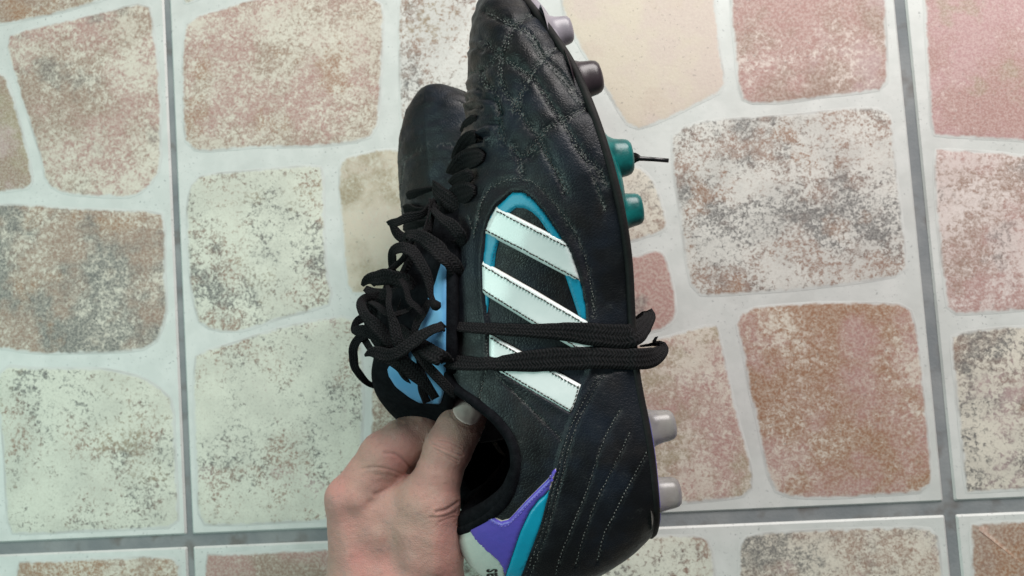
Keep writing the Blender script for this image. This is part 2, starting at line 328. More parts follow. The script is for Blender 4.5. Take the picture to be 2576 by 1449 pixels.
def stone(tile, P, col, acc, cov, light, idx):
    i, j = tile; (x0, x1), (y0, y1) = colx(i), rowy(j)
    P = chaikin(P, 3); n = 44
    d = np.concatenate([[0], np.cumsum(np.linalg.norm(np.diff(np.vstack([P, P[:1]]), axis=0), axis=1))]); s = np.linspace(0, d[-1], n, endpoint=False)
    Pc = np.vstack([P, P[:1]]); P = np.stack([np.interp(s, d, Pc[:, k]) for k in (0, 1)], 1)
    P[:, 0] = np.clip(P[:, 0], x0 + .0042, x1 - .0042); P[:, 1] = np.clip(P[:, 1], y0 + .0045, y1 - .0045)
    area2 = np.sum(P[:, 0] * np.roll(P[:, 1], -1) - np.roll(P[:, 0], -1) * P[:, 1])
    if area2 < 0: P = P[::-1]
    t = np.roll(P, -1, 0) - np.roll(P, 1, 0); t /= np.linalg.norm(t, axis=1)[:, None] + 1e-9; nn = np.stack([-t[:, 1], t[:, 0]], 1)
    P = P + nn * (rng.normal(0, .00016, (n, 1)))
    V = [(*p, .0001) for p in P] + [(*p, .00035) for p in P + nn * .0024] + [(*p, .00045) for p in P + nn * .0065]
    c = P.mean(0); V.append((*c, .00045))
    F = [(k + l * n, (k + 1) % n + l * n, (k + 1) % n + (l + 1) * n, k + (l + 1) * n) for l in (0, 1) for k in range(n)]
    F += [(2 * n + k, 2 * n + (k + 1) % n, 3 * n) for k in range(n)]
    me = new_mesh('stone', V, F, M['stone'], True)
    a = me.attributes.new('edge', 'FLOAT', 'POINT'); a.data.foreach_set('value', [0.] * n + [.42] * n + [1.] * (n + 1))
    o = link('stone', me, tiles[tile]); o['stone_seed'] = float(idx * 3.37 % 50); o['stone_color'] = list(col); o['stone_accent'] = list(acc)
    o['stone_cover'] = float(cov); o['stone_light'] = list(light); o['stone_scale'] = .8 + .45 * ((idx * .618) % 1)
    o['stone_soft'] = 0.05 if col == GREY else .55; o['stone_stain'] = list((.52, .43, .36) if col == CREAM else [RUST, OLIVE, GREY, (.42, .30, .30)][idx % 4])
boxes = []
for k, (t, P, c, a, cov, l) in enumerate(STONES):
    W = np.array([floor_pt(*p) for p in P]); stone(t, W, c, a, cov, l, k + 1); boxes.append((*W.min(0), *W.max(0)))
fr = [floor_pt(*p) for p in ((-20, -20), (2596, -20), (2596, 1470), (-20, 1470))]
k = 60
for (i, j) in tiles:                                    # the same pattern goes on beyond the frame
    (x0, x1), (y0, y1) = colx(i), rowy(j); ys = np.linspace(y0, y1, 5); 
    for r in range(4):
        xs = np.linspace(x0, x1, 5 if r % 2 else 4)
        for a, b in zip(xs[:-1], xs[1:]):
            A = np.array([(a + .006, ys[r] + .006), (b - .006, ys[r] + .006), (b - .006, ys[r + 1] - .006), (a + .006, ys[r + 1] - .006)])
            A[:, :] += rng.normal(0, .0022, A.shape); c0, c1 = A.min(0), A.max(0)
            if any(c0[0] < B[2] and c1[0] > B[0] and c0[1] < B[3] and c1[1] > B[1] for B in boxes): continue
            if inside(A, np.array(fr)).any(): continue
            k += 1; w = random.random()
            col, acc = random.choice([(BROWN, PINK), (PINK, RUST), (GREY, BROWN), (BROWN, GREY)])
            P = np.vstack([np.linspace(A[m], A[(m + 1) % 4], 4)[:-1] for m in range(4)]); stone((i, j), P, col, acc, .42 + .2 * w, LW, k)

# ------------------------------------------------------------------ the boot
# columns run from the sole edge B to the top edge C (centre line of the vamp, eyestay, then collar): px, px, cm off the middle plane
COLS = [ # B, C, bulge near sole (cm), bulge near top (0..1), (dx,dy) of both inner handles in px
 ((1286, -16, 0), (1240, -17, 0), 0, 0, (0, -3)),
 ((1296, -12, .75), (1224, -13, 0), .10, .80, (0, -2)),
 ((1312, -2, 1.5), (1210, -3, 0), .20, .80, (0, -1)),
 ((1340, 30, 2.5), (1196, 26, 0), .30, .80, (0, 0)),
 ((1385, 90, 3.4), (1186, 80, 0), .40, .80, (0, 0)),
 ((1428, 155, 4.0), (1178, 150, 0), .45, .80, (0, 0)),
 ((1466, 235, 4.4), (1175, 230, 0), .50, .78, (0, 0)),
 ((1502, 330, 4.7), (1172, 320, 0), .50, .76, (0, 0)),
 ((1532, 430, 4.8), (1166, 410, .05), .45, .74, (0, 0)),
 ((1554, 520, 4.6), (1146, 500, .75), .40, .72, (0, 0)),
 ((1568, 600, 4.3), (1130, 580, 1.0), .40, .68, (0, 0)),
 ((1577, 680, 3.9), (1117, 690, 1.25), .45, .60, (0, 0)),
 ((1581, 760, 3.6), (1116, 790, 1.45), .50, .55, (0, 0)),
 ((1585, 840, 3.45), (1118, 880, 1.6), .55, .50, (0, 0)),
 ((1592, 920, 3.4), (1138, 965, 1.95), .60, .45, (0, 0)),
 ((1602, 985, 3.4), (1195, 1012, 2.5), .60, .42, (0, 0)),
 ((1618, 1065, 3.45), (1250, 1058, 2.85), .55, .40, (0, 0)),
 ((1632, 1150, 3.45), (1290, 1120, 3.05), .45, .45, (0, 0)),
 ((1640, 1225, 3.3), (1295, 1185, 3.0), .40, .55, (0, 10)),
 ((1644, 1272, 2.95), (1276, 1250, 2.65), .40, .62, (0, 40)),
 ((1645, 1308, 2.3), (1238, 1292, 2.1), .40, .70, (-8, 88)),
 ((1639, 1338, 1.3), (1190, 1322, 1.15), .40, .80, (-28, 128)),
 ((1632, 1348, 0), (1152, 1336, 0), 0, 0, (-44, 150)),
]
NC, NR = 250, 100
tab = np.array([np.concatenate([q(*b), q(*c), [b1, k2, dx, dy]]) for b, c, b1, k2, (dx, dy) in COLS])
tab = cr(tab[:, :], NC) if False else tab
def cr_cols(tab, n):
    P = tab; seg = .5 * np.linalg.norm(np.diff(P[:, 0:3], axis=0), axis=1) + .5 * np.linalg.norm(np.diff(P[:, 3:6], axis=0), axis=1) + .004
    t = np.concatenate([[0], np.cumsum(seg)]); u = np.linspace(0, t[-1], n)
    # monotone-ish cubic: finite-difference tangents
    mt = np.gradient(P, t, axis=0); i = np.clip(np.searchsorted(t, u, side='right') - 1, 0, len(seg) - 1); h = seg[i][:, None]; w = ((u - t[i]) / seg[i])[:, None]
    return (2 * w**3 - 3 * w**2 + 1) * P[i] + (w**3 - 2 * w**2 + w) * h * mt[i] + (-2 * w**3 + 3 * w**2) * P[i + 1] + (w**3 - w**2) * h * mt[i + 1]
cols = cr_cols(tab, NC)
Bc, Cc = cols[:, 0:3], cols[:, 3:6]; Cc[:, 2] = np.maximum(Cc[:, 2], 0); Bc[:, 2] = np.maximum(Bc[:, 2], 0)
b1, k2, hd = cols[:, 6], cols[:, 7], cols[:, 8:10] / FPX * D0 * np.array([1, -1])
hl = np.clip(cols[:, 9:10] / 150, 0, 1); P1 = Bc + (Cc - Bc) * (.42 - .13 * hl); P1[:, 2] = Bc[:, 2] + b1 / 100; P1[:, :2] += hd * 1.5
P2 = Bc + (Cc - Bc) * .90; P2[:, 2] = Cc[:, 2] + (Bc[:, 2] - Cc[:, 2]) * k2; P2[:, :2] += hd
vv = np.linspace(0, 1, NR)[None, :, None]
G = ((1 - vv)**3) * Bc[:, None] + 3 * vv * (1 - vv)**2 * P1[:, None] + 3 * vv**2 * (1 - vv) * P2[:, None] + vv**3 * Cc[:, None]   # NC x NR x 3
def grid_normals(G):
    n = np.cross(np.gradient(G, axis=1), np.gradient(G, axis=0)); n /= np.linalg.norm(n, axis=2)[:, :, None] + 1e-12
    return n
N = grid_normals(G)
if N[NC // 2, NR // 2, 2] < 0: N = -N
N[0] = N[1]; N[-1] = N[-2]
px = topx(G.reshape(-1, 3))
A1 = lambda L: [(958.4 + x * .2976, y * .2976) for x, y in L]
A2 = lambda L: [(830.6 + x * .3483, 351.4 + y * .3483) for x, y in L]
A3 = lambda L: [(798.6 + x * .372, 702.8 + y * .372) for x, y in L]
A4 = lambda L: [(766.7 + x * .3844, 958.4 + y * .3844) for x, y in L]
A5 = lambda L: [(798.6 + x * .3387, 958.4 + y * .3387) for x, y in L]
QUILT = [A1(L) for L in (
 [(890, 105), (1010, 165), (1130, 225), (1250, 290), (1370, 485), (1500, 610), (1640, 800), (1740, 930)],
 [(1310, 100), (1215, 160), (1130, 225), (1070, 330), (1010, 460), (880, 560), (770, 610)],
 [(1600, 330), (1480, 400), (1370, 485), (1265, 640), (1195, 775), (1120, 950)],
 [(860, 345), (1010, 465), (1140, 560), (1265, 640), (1345, 745), (1430, 890), (1520, 1010), (1625, 1180), (1720, 1320), (1830, 1440), (1900, 1560)],
 [(1740, 915), (1640, 960), (1530, 1020), (1400, 1090), (1340, 1170), (1240, 1310)],
 [(1020, 470), (1010, 620), (1040, 760), (1150, 900), (1250, 1060), (1340, 1175), (1420, 1350), (1510, 1500), (1570, 1640)],
 [(850, 600), (880, 700), (960, 780), (1000, 900), (1010, 1040), (1030, 1200)],
 [(1110, 1230), (1180, 1320), (1300, 1270)], [(1170, 1330), (1175, 1400), (1190, 1470)])]
SEAMS = [A2(L) for L in (
 [(1030, 690), (1060, 600), (1100, 430), (1190, 330), (1300, 285), (1390, 285), (1500, 330), (1600, 440), (1700, 570), (1790, 720), (1850, 900), (1890, 1100), (1905, 1290)],
 [(1500, 20), (1570, 130), (1640, 250), (1690, 400)], [(1740, 20), (1830, 150), (1900, 280), (1990, 520)], [(1000, 560), (1040, 690)])]
SEAMS += [A3([(1200, 640), (1400, 830), (1600, 1030), (1655, 1095)]), A3([(1150, 380), (1140, 600), (1110, 740), (1085, 880)]), A3([(885, 0), (890, 300), (900, 640), (1060, 840)])]
HEEL_EDGE = A4([(1915, -40), (1870, 0), (1800, 130), (1720, 290), (1660, 480), (1640, 580), (1600, 720), (1540, 950), (1480, 1110), (1420, 1276), (1380, 1400)])
def shift(L, dx): return [(x + dx, y + dx * .12) for x, y in L]
HEEL_ST = [shift(HEEL_EDGE, 9), shift(HEEL_EDGE, 21)]
HEEL_LN = [A4(L) for L in ([(2060, 190), (1950, 400), (1850, 700), (1770, 900), (1680, 1130), (1640, 1270)], [(2130, 330), (2000, 600), (1900, 800), (1830, 1000), (1770, 1200)], [(2240, 460), (2120, 680), (2010, 900), (1960, 1000), (1910, 1180)])]
WIN = A2([(1112, 680), (1140, 560), (1200, 470), (1310, 370), (1390, 366), (1480, 430), (1570, 540), (1660, 670), (1740, 800), (1800, 950), (1840, 1110), (1870, 1320)]) + A3([(1860, 540), (1830, 640), (1785, 720), (1720, 915)]) + A3([(1180, 600), (1150, 500), (1150, 380), (1120, 120)]) + A2([(1090, 900), (1100, 800)])
WIN = np.array(WIN); HEEL_POLY = np.array(HEEL_EDGE + [(1330, 1600), (1800, 1600), (1800, 900)])
sdw = pdist(px, np.vstack([WIN, WIN[:1]])) * np.where(inside(px, WIN), -1, 1)
disp = np.where(sdw < 0, -.0009, 0) * smooth(0, 5, -sdw) + .0009 * np.exp(-(np.maximum(sdw, 0) / 14)**2) * (sdw > -4)
sdh = pdist(px, np.array(HEEL_EDGE)) * np.where(inside(px, HEEL_POLY), 1, -1)
disp += .0011 * smooth(-2.5, 2.5, sdh)
wear = np.zeros(len(px))
for L in QUILT:
    L = cr(L, 60); d = pdist(px, L); dd = np.abs(d - 4.5)
    disp -= .0005 * np.exp(-(dd / 3.0)**2) + .0003 * np.exp(-(d / 12)**2); wear = np.maximum(wear, np.exp(-(d / 11)**2))
puff = np.full(len(px), 60.)
for L in QUILT: puff = np.minimum(puff, pdist(px, cr(L, 40)))
disp += .0006 * smooth(0, 34, puff) * smooth(520, 400, px[:, 1]) * smooth(0, 40, sdw)
for L in SEAMS: d = pdist(px, cr(L, 60)); disp -= .0006 * np.exp(-(d / 3)**2); wear = np.maximum(wear, .75 * np.exp(-(d / 6)**2))
for L in HEEL_ST + HEEL_LN: d = pdist(px, cr(L, 60)); disp -= .0006 * np.exp(-(d / 3.2)**2); wear = np.maximum(wear, .35 * np.exp(-(d / 5)**2))
for L, a in ((A1([(760, 915), (810, 895), (860, 905)]), .0014), (A1([(735, 1185), (790, 1150), (850, 1165), (920, 1130)]), .0020), (A1([(730, 850), (850, 830), (960, 850), (1010, 960)]), .0009),
             (A1([(700, 1260), (780, 1200), (880, 1190)]), .0016), (A1([(730, 760), (800, 740), (860, 780)]), .0008), (A1([(735, 420), (800, 400), (860, 430)]), .0006), (A1([(1000, 1040), (880, 1060), (760, 1110)]), .0008)):
    d = pdist(px, cr(L, 30)); a *= 1.4; disp -= a * np.exp(-(d / 5)**2) - .5 * a * np.exp(-((d - 13) / 7)**2)
flat = G.reshape(-1, 3)
nz = np.array([noise.noise(Vector(p) * 95) * .5 + noise.noise(Vector(p) * 230) * .3 for p in flat])
nz2 = np.array([noise.noise(Vector((p[0] * 60, p[1] * 260, p[2] * 60))) for p in flat])
disp += .00035 * nz * (1 - .65 * smooth(0, 5, -sdw)) + .0007 * nz2 * smooth(700, 400, px[:, 1]) * smooth(1420, 1250, px[:, 0])
fade = np.ones((NC, NR)); fade[:, -4:] = np.linspace(1, .2, 4); fade[0] = fade[-1] = 0; fade[1] = fade[-2] = .5
Gd = G + N * (disp.reshape(NC, NR) * fade)[:, :, None]
cz = Cc[:, 2] < 4e-4; Gd[cz, -1, 2] = 0; Gd[0, :, 2] = Gd[-1, :, 2] = 0
idx = lambda c, r: c * NR + r
QF = [(idx(c, r), idx(c, r + 1), idx(c + 1, r + 1), idx(c + 1, r)) for c in range(NC - 1) for r in range(NR - 1)]
V0 = Gd.reshape(-1, 3)
base_bvh = BVHTree.FromPolygons([tuple(v) for v in flat], QF)
near_bvh = BVHTree.FromPolygons([tuple(v) for v in V0], QF)
flip = N[NC // 2, NR // 2] @ np.cross(G[NC//2, NR//2+1] - G[NC//2, NR//2], G[NC//2+1, NR//2] - G[NC//2, NR//2]) < 0

ORIGIN = q(1420, 1300, 0)
BOOT_M = LOCAL @ Matrix.Translation(ORIGIN)
boot = empty('football_boot', BOOT_M, 'black leather football boot lying nearest, white stripes and blue trim, gripped by the hand', 'boot', 'pair of football boots')
def part(name, V, F, mat, parent=None, shade=True):
    V = np.asarray(V, float) - ORIGIN
    return link(name, new_mesh(name, V, F, mat, shade), parent or boot)
# upper shell
off = len(V0); Vm = V0 * np.array([1, 1, -1])
FA = [f[::-1] for f in QF] if flip else QF
FB = [tuple(i + off for i in f[::-1]) for f in FA]
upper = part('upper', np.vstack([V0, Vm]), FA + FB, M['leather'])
a = upper.data.attributes.new('wear', 'FLOAT', 'POINT'); a.data.foreach_set('value', np.concatenate([wear, wear]).astype(np.float32))
bm = bmesh.new(); bm.from_mesh(upper.data); bmesh.ops.remove_doubles(bm, verts=bm.verts, dist=2e-5); bmesh.ops.recalc_face_normals(bm, faces=bm.faces)
bm.to_mesh(upper.data); bm.free()
sol = upper.modifiers.new('thickness', 'SOLIDIFY'); sol.thickness = .0025; sol.offset = -1

def ray(p, bvh=None, hand=False):
    d = Vector(((p[0] - CX) / FPX, -(p[1] - CY) / FPX, -1)); return (bvh or base_bvh).ray_cast(Vector((0, 0, D0)), d)
def surf(p, h=0.0, bvh=None):
    loc, n, i, t = ray(p, bvh)
    if loc is None: return None, None
    if n.z < 0: n = -n
    return np.array(loc) + np.array(n) * h, np.array(n)
def resample(L, step, closed=False):
    L = np.asarray(L, float); L = np.vstack([L, L[:1]]) if closed else L
    d = np.concatenate([[0], np.cumsum(np.linalg.norm(np.diff(L, axis=0), axis=1))]); n = max(int(d[-1] / step), 2)
    s = np.linspace(0, d[-1], n, endpoint=not closed); return np.stack([np.interp(s, d, L[:, k]) for k in (0, 1)], 1)
def patch(name, poly, mat, h0, h1, parent=None, step=7, bvh=None, rnd=True, dome=0.0, edge_mat=None):
    B = resample(poly, step, True); x0, y0 = B.min(0); x1, y1 = B.max(0)
    gx, gy = np.meshgrid(np.arange(x0, x1, step), np.arange(y0, y1, step)); I = np.stack([gx.ravel(), gy.ravel()], 1) + .37
    I = I[inside(I, B)]; d = pdist(I, np.vstack([B, B[:1]])); I = I[d > step * .55]
    nb = len(B); allp = np.vstack([B, I])
    vs, es, fs, *_ = delaunay_2d_cdt([Vector(p) for p in allp], [(k, (k + 1) % nb) for k in range(nb)], [], 1, 1e-4)
    vs = np.array([tuple(v) for v in vs]); dv = pdist(vs, np.vstack([B, B[:1]]))
    top = []; ok = []
    for p, dd in zip(vs, dv):
        hh = h1 - (h1 - h0) * .45 * math.exp(-(dd / (step * .45))**2) * (1 if rnd else 0) + dome * (1 - math.exp(-(dd / 14)**2))
        s, n = surf(p, hh, bvh); ok.append(s is not None); top.append(s if s is not None else np.zeros(3))
    bot = []
    for p in vs:
        s, n = surf(p, h0, bvh); bot.append(s if s is not None else np.zeros(3))
    V = top + bot; m = len(vs); F = []; cnt = {}
    for f in fs:
        if not all(ok[i] for i in f): continue
        a, b, c = (vs[i] for i in f); f = tuple(f)
        if (b[0]-a[0])*(c[1]-a[1]) - (b[1]-a[1])*(c[0]-a[0]) > 0: f = f[::-1]
        F.append(f)
        for k in range(3): e = (f[k], f[(k + 1) % 3]); cnt[e] = 1
    side = [(b, a, a + m, b + m) for (a, b) in cnt if (b, a) not in cnt]
    F = F + side; use = sorted({i for f in F for i in f}); mp = {a: k for k, a in enumerate(use)}
    o = part(name, [V[i] for i in use], [tuple(mp[i] for i in f) for f in F], mat, parent)
    if edge_mat:
        o.data.materials.append(edge_mat)
        for k, pl in enumerate(o.data.polygons):
            if len(pl.vertices) == 4: pl.material_index = 1
    return o
def stitches(name, lines, mat, parent=None, h=.0003, pitch=8.5, ln=6.0, wd=2.4, bvh=None, jit=.5):
    bt = Batch()
    for L in lines:
        L = resample(cr(L, 80), pitch)
        for a, b in zip(L[:-1], L[1:]):
            t = (b - a) / (np.linalg.norm(b - a) + 1e-9); nrm = np.array([-t[1], t[0]]); c = (a + b) / 2 + rng.normal(0, jit, 2)
            t = t + nrm * rng.normal(.12, .08); nrm = np.array([-t[1], t[0]])
            Vv = []
            for s, w in ((-.5, -.35), (-.5, .35), (0, -.5), (0, .5), (.5, -.35), (.5, .35)):
                s0, n = surf(c + t * s * ln + nrm * w * wd, h + (.00025 if s == 0 else -.0002), bvh)
                if s0 is None: break
                Vv.append(s0)
            if len(Vv) == 6: bt.add(Vv, [(0, 1, 3, 2), (2, 3, 5, 4)])
    if bt.V:
        o = part(name, bt.V, bt.F, mat, parent); md = o.modifiers.new('thread', 'SOLIDIFY'); md.thickness = .0004; md.offset = -1; o['kind'] = 'stuff'; return o

# --- side window: trim, three stripes
TRIM = A2([(1122, 1290), (1104, 1120), (1094, 900), (1104, 800), (1116, 680), (1146, 560), (1206, 474), (1312, 376), (1390, 372), (1476, 436), (1564, 545), (1654, 675), (1734, 805), (1794, 950), (1834, 1110), (1862, 1318),
           (1800, 1290), (1745, 1125), (1700, 990), (1640, 820), (1570, 665), (1505, 570), (1450, 520), (1400, 495), (1340, 492), (1290, 530), (1240, 630), (1215, 730), (1188, 830), (1180, 915), (1162, 1050), (1145, 1160)])
trim = patch('blue_trim', TRIM, M['blue'], -.0013, .0002, step=6)
stitches('trim_stitching', [A2([(1200, 740), (1172, 870), (1160, 930)]), A2([(1285, 500), (1340, 462), (1400, 465), (1465, 498), (1520, 560), (1580, 660), (1640, 740)]), A2([(1730, 1010), (1770, 1130), (1810, 1280)])], M['stitchb'], trim, h=0, pitch=7, ln=5, wd=1.8)
STR = [A2([(1200, 485), (1715, 742), (1760, 850), (1808, 1036), (1460, 855), (1112, 674), (1140, 600)]),
       A2([(1090, 870), (1480, 1090), (1868, 1318)]) + A3([(1868, 420), (1860, 540), (1600, 392), (1350, 238), (1110, 92)]),
       A3([(1162, 368), (1480, 545), (1788, 716), (1765, 800), (1720, 912), (1460, 765), (1190, 606), (1160, 580)])]
SL = [[A2([(1205, 515), (1450, 640), (1705, 768)]), A2([(1122, 650), (1460, 825), (1795, 1008)])],
      [A2([(1100, 905), (1480, 1122), (1850, 1335)]), A3([(1120, 68), (1350, 213), (1600, 367), (1850, 512)])],
      [A3([(1170, 395), (1480, 570), (1770, 735)]), A3([(1190, 580), (1460, 738), (1718, 888)]), A3([(1765, 715), (1745, 800), (1705, 905)])]]
for P, S in zip(STR, SL):
    st = patch('white_stripe', P, M['white'], -.0009, .0007, step=7, edge_mat=M['edge'])
    stitches('stripe_stitching', S, M['stitchd'], st, h=.0009, pitch=8.5, ln=8.0, wd=2.9)
stitches('seam_stitching', [shift(L, k) for L in QUILT for k in (-4.5, 4.5)] + SEAMS, M['stitch'], h=.0002, pitch=8, ln=5.0, wd=1.8, bvh=near_bvh, jit=1.5)
stitches('heel_stitching', HEEL_ST + HEEL_LN, M['stitch'], h=.0002, pitch=8.5, ln=5, wd=2.0, bvh=near_bvh, jit=.7)
# --- heel patches
PUR = A4([(1648, 572), (1590, 640), (1450, 780), (1340, 900), (1290, 912), (1240, 885), (1215, 862), (1078, 952), (1120, 1030), (1200, 1110), (1270, 1170), (1297, 1210), (1302, 1300), (1290, 1350), (1310, 1290), (1362, 1132), (1412, 982), (1472, 852), (1532, 772), (1607, 712)])
CYA = A4([(1606, 716), (1532, 776), (1472, 856), (1412, 986), (1362, 1136), (1308, 1290), (1288, 1360), (1385, 1362), (1425, 1262), (1482, 1106), (1542, 946), (1598, 728)])
TAG = A4([(1078, 958), (1030, 988), (1004, 1024), (1000, 1070), (1022, 1160), (1050, 1240), (1085, 1320), (1140, 1372), (1280, 1372), (1294, 1300), (1290, 1212), (1262, 1174), (1192, 1110), (1112, 1032)])
pu = patch('purple_heel_panel', PUR, M['purple'], .0000, .0016, step=6, bvh=near_bvh, edge_mat=M['edge'])
stitches('panel_stitching', [A4([(1632, 610), (1580, 680), (1460, 805), (1345, 925), (1300, 938), (1250, 912), (1215, 888)])], M['stitchp'], pu, h=.0017, pitch=8, ln=5.5, wd=2, bvh=near_bvh)
patch('turquoise_heel_panel', CYA, M['cyan'], .0000, .0011, step=6, bvh=near_bvh)
TAGX = np.array(A4([(1084, 962), (1040, 960), (600, 960), (600, 1900), (1312, 1900), (1318, 1206), (1284, 1160), (1212, 1094), (1134, 1012), (1100, 950)]))
mk = (inside(px, TAGX) & (np.repeat(np.arange(NC), NR) > NC * .80)).reshape(NC, NR)
def tab_shell(h): return (Gd + N * h)
TF = [(idx(c, r), idx(c, r + 1), idx(c + 1, r + 1), idx(c + 1, r)) for c in range(NC - 1) for r in range(NR - 1) if mk[c, r] and mk[c + 1, r] and mk[c, r + 1] and mk[c + 1, r + 1]]
hs = .0013 * np.minimum(1, .2 + (NR - 1 - np.arange(NR)) / 8.0)
tv0 = (Gd + N * hs[None, :, None]); tv0[-1, :, 2] = 0; tv0 = tv0.reshape(-1, 3); use = sorted({i for f in TF for i in f}); mp = {a: k for k, a in enumerate(use)}
tA = tv0[use]; TF = [tuple(mp[i] for i in f) for f in TF]; TF = [f[::-1] for f in TF] if flip else TF
tag = part('white_heel_tab', np.vstack([tA, tA * np.array([1, 1, -1])]), TF + [tuple(i + len(tA) for i in f[::-1]) for f in TF], M['tag'])
bm = bmesh.new(); bm.from_mesh(tag.data); bmesh.ops.remove_doubles(bm, verts=bm.verts, dist=2e-5); bmesh.ops.recalc_face_normals(bm, faces=bm.faces); bm.to_mesh(tag.data); bm.free()
md = tag.modifiers.new('thickness', 'SOLIDIFY'); md.thickness = .0009; md.offset = -1

# --- lettering on the heel tab (the end of the word runs up the tab; the rest goes round the heel)
fc = bpy.data.curves.new('lettering', 'FONT'); fc.body = 'das'; fc.offset = .012; fc.resolution_u = 6
fo = bpy.data.objects.new('lettering_source', fc); scene.collection.objects.link(fo)
bpy.context.view_layer.update(); tm = fo.evaluated_get(bpy.context.evaluated_depsgraph_get()).to_mesh()
tv = np.array([tuple(v.co) for v in tm.vertices]); tf = [tuple(p.vertices) for p in tm.polygons]
bpy.data.objects.remove(fo)
wx = tv[:, 0].max(); S = 54.0; lv = []; good = []
for x, y, z in tv:
    s, n = surf((1253 - y * S, 1424 + (wx - x) * S * .46), .0017, near_bvh); good.append(s is not None); lv.append(s if s is not None else np.zeros(3))
comp = list(range(len(tv)))
def root_(a):
    while comp[a] != a: a = comp[a]
    return a
for f in tf:
    for b_ in f[1:]: comp[root_(b_)] = root_(f[0])
for g_ in sorted({root_(f[0]) for f in tf}):
    lf = [f for f in tf if root_(f[0]) == g_ and all(good[i] for i in f)]
    if not lf: continue
    use = sorted({i for f in lf for i in f}); mp = {a: k for k, a in enumerate(use)}
    part('letter', [lv[i] for i in use], [tuple(mp[i] for i in f) for f in lf], M['ink'], tag, False)

# --- collar binding
ic = int(np.argmin(np.abs(topx(Cc)[:, 1] - 860) + 1e3 * (np.arange(NC) < NC * .4)))
ring = Cc[ic:]; ring = np.vstack([ring, (ring * np.array([1, 1, -1]))[::-1][1:]])
ring = ring[::2]
part('collar_binding', *tube(ring, .0022, 10), M['binding'])
ic2 = int(np.argmin(np.abs(topx(Cc)[:, 1] - 1150) + 1e3 * (np.arange(NC) < NC * .5)))
pad = Cc[ic2:]; pad = np.vstack([pad, (pad * np.array([1, 1, -1]))[::-1][1:]])[::2]; ctr = np.array([pad[:, 0].mean(), pad[:, 1].max(), 0]); dv_ = ctr - pad; dv_[:, 2] *= .6
tpr = np.sin(np.linspace(0, math.pi, len(pad)))**.5
pad = pad + dv_ / np.linalg.norm(dv_, axis=1)[:, None] * (.0045 * tpr)[:, None] + np.array([.0015, 0, 0])
part('collar_padding', *tube(pad, 0.0015 + .0032 * tpr, 12), M['binding'])
# --- sole: rim and plate
tb = np.gradient(Bc[:, :2], axis=0); nb2 = np.stack([-tb[:, 1], tb[:, 0]], 1); nb2 /= np.linalg.norm(nb2, axis=1)[:, None]
nb2 *= np.sign(nb2[NC // 2, 0]); 
ker = np.ones(25) / 25; nb2 = np.stack([np.convolve(np.pad(nb2[:, k], 12, mode='edge'), ker, 'valid') for k in (0, 1)], 1); nb2 /= np.linalg.norm(nb2, axis=1)[:, None]
nb3 = np.hstack([nb2, np.zeros((NC, 1))])
rim = Bc + nb3 * .0010; rim = rim[::3]; rim = np.vstack([rim, (rim * np.array([1, 1, -1]))[::-1][1:]])
part('sole_rim', *tube(rim, .0017, 8, False, True, (1.0, .3, 0)), M['rim'])
yy = topx(Bc)[:, 1]
tk = .0022 + .0034 * np.exp(-((yy - 30) / 70)**2) + .0030 * np.exp(-((yy - 440) / 110)**2) + .0012 * smooth(980, 1080, yy)
tk *= np.clip(Bc[:, 2] / .018, .12, 1)
rows = []
for zf, ex in ((.93, .0), (.97, .002), (.96, .6), (.90, 1.0), (.5, 1.1), (0, 1.1)):
    r = Bc + nb3 * (tk[:, None] * ex); r[:, 2] = Bc[:, 2] * zf; rows.append(r)
rows += [r * np.array([1, 1, -1]) for r in rows[-2::-1]]
R3 = np.stack(rows, 1)[::2]; nr, nc = R3.shape[1], R3.shape[0]
PF = [(c * nr + r, c * nr + (r + 1) % nr, (c + 1) * nr + (r + 1) % nr, (c + 1) * nr + r) for c in range(nc - 1) for r in range(nr)]
PF = [f[::-1] for f in PF]
plate = part('sole_plate', R3.reshape(-1, 3), PF, None)
for nme in ('grey', 'plum', 'teal', 'rim', 'purple'): plate.data.materials.append(M[nme])
yc = topx(R3.reshape(-1, 3))[:, 1].reshape(nc, nr)[:, 0]
mi = [0 if y < 128 else 1 if y < 285 else 2 if y < 600 else 3 if y < 1010 else 4 for y in yc]
for pl in plate.data.polygons:
    rr = {v % nr for v in pl.vertices}; pl.material_index = 3 if {0, nr - 1} <= rr else mi[pl.vertices[0] // nr]
ins = Bc - nb3 * .004; ins = np.stack([ins * np.array([1, 1, k]) for k in (.93, .5, 0, -.5, -.93)], 1)[::3]; ni = ins.shape[0]
part('insole', ins.reshape(-1, 3), [(c * 5 + r, c * 5 + r + 1, (c + 1) * 5 + r + 1, (c + 1) * 5 + r) for c in range(ni - 1) for r in range(4)], M['binding'])
# --- studs
def stud(base, tip, zoff, mat, r=1.0, parent=None):
    A = q(base[0], base[1], zoff); Bp = q(tip[0], tip[1], zoff); ax = Bp - A; L = np.linalg.norm(ax); ax /= L
    A = A - ax * .003; L += .003
    prof = [(1.75, 0), (1.34, .10), (1.06, .24), (.92, .42), (.86, .60), (.83, .76), (.77, .88), (.64, .96), (.36, 1.0), (0.02, 1.0)]
    u = np.cross(ax, [0, 0, 1.]); u /= np.linalg.norm(u); w = np.cross(ax, u); n = 28; V = []; F = []
    for rr, hh in prof:
        for k in range(n):
            a = 2 * math.pi * k / n; c_, s_ = math.cos(a), math.sin(a)
            sx = np.sign(c_) * abs(c_)**.85; sy = np.sign(s_) * abs(s_)**.85
            V.append(A + ax * L * hh + (u * sx + w * sy * .85) * rr * r * .0088)
    for i in range(len(prof) - 1):
        for k in range(n): a, b = i * n + k, i * n + (k + 1) % n; F.append((a, b, b + n, a + n))
    F.append(tuple(range((len(prof) - 1) * n, len(prof) * n)))
    return part('stud', V, F, mat, parent)
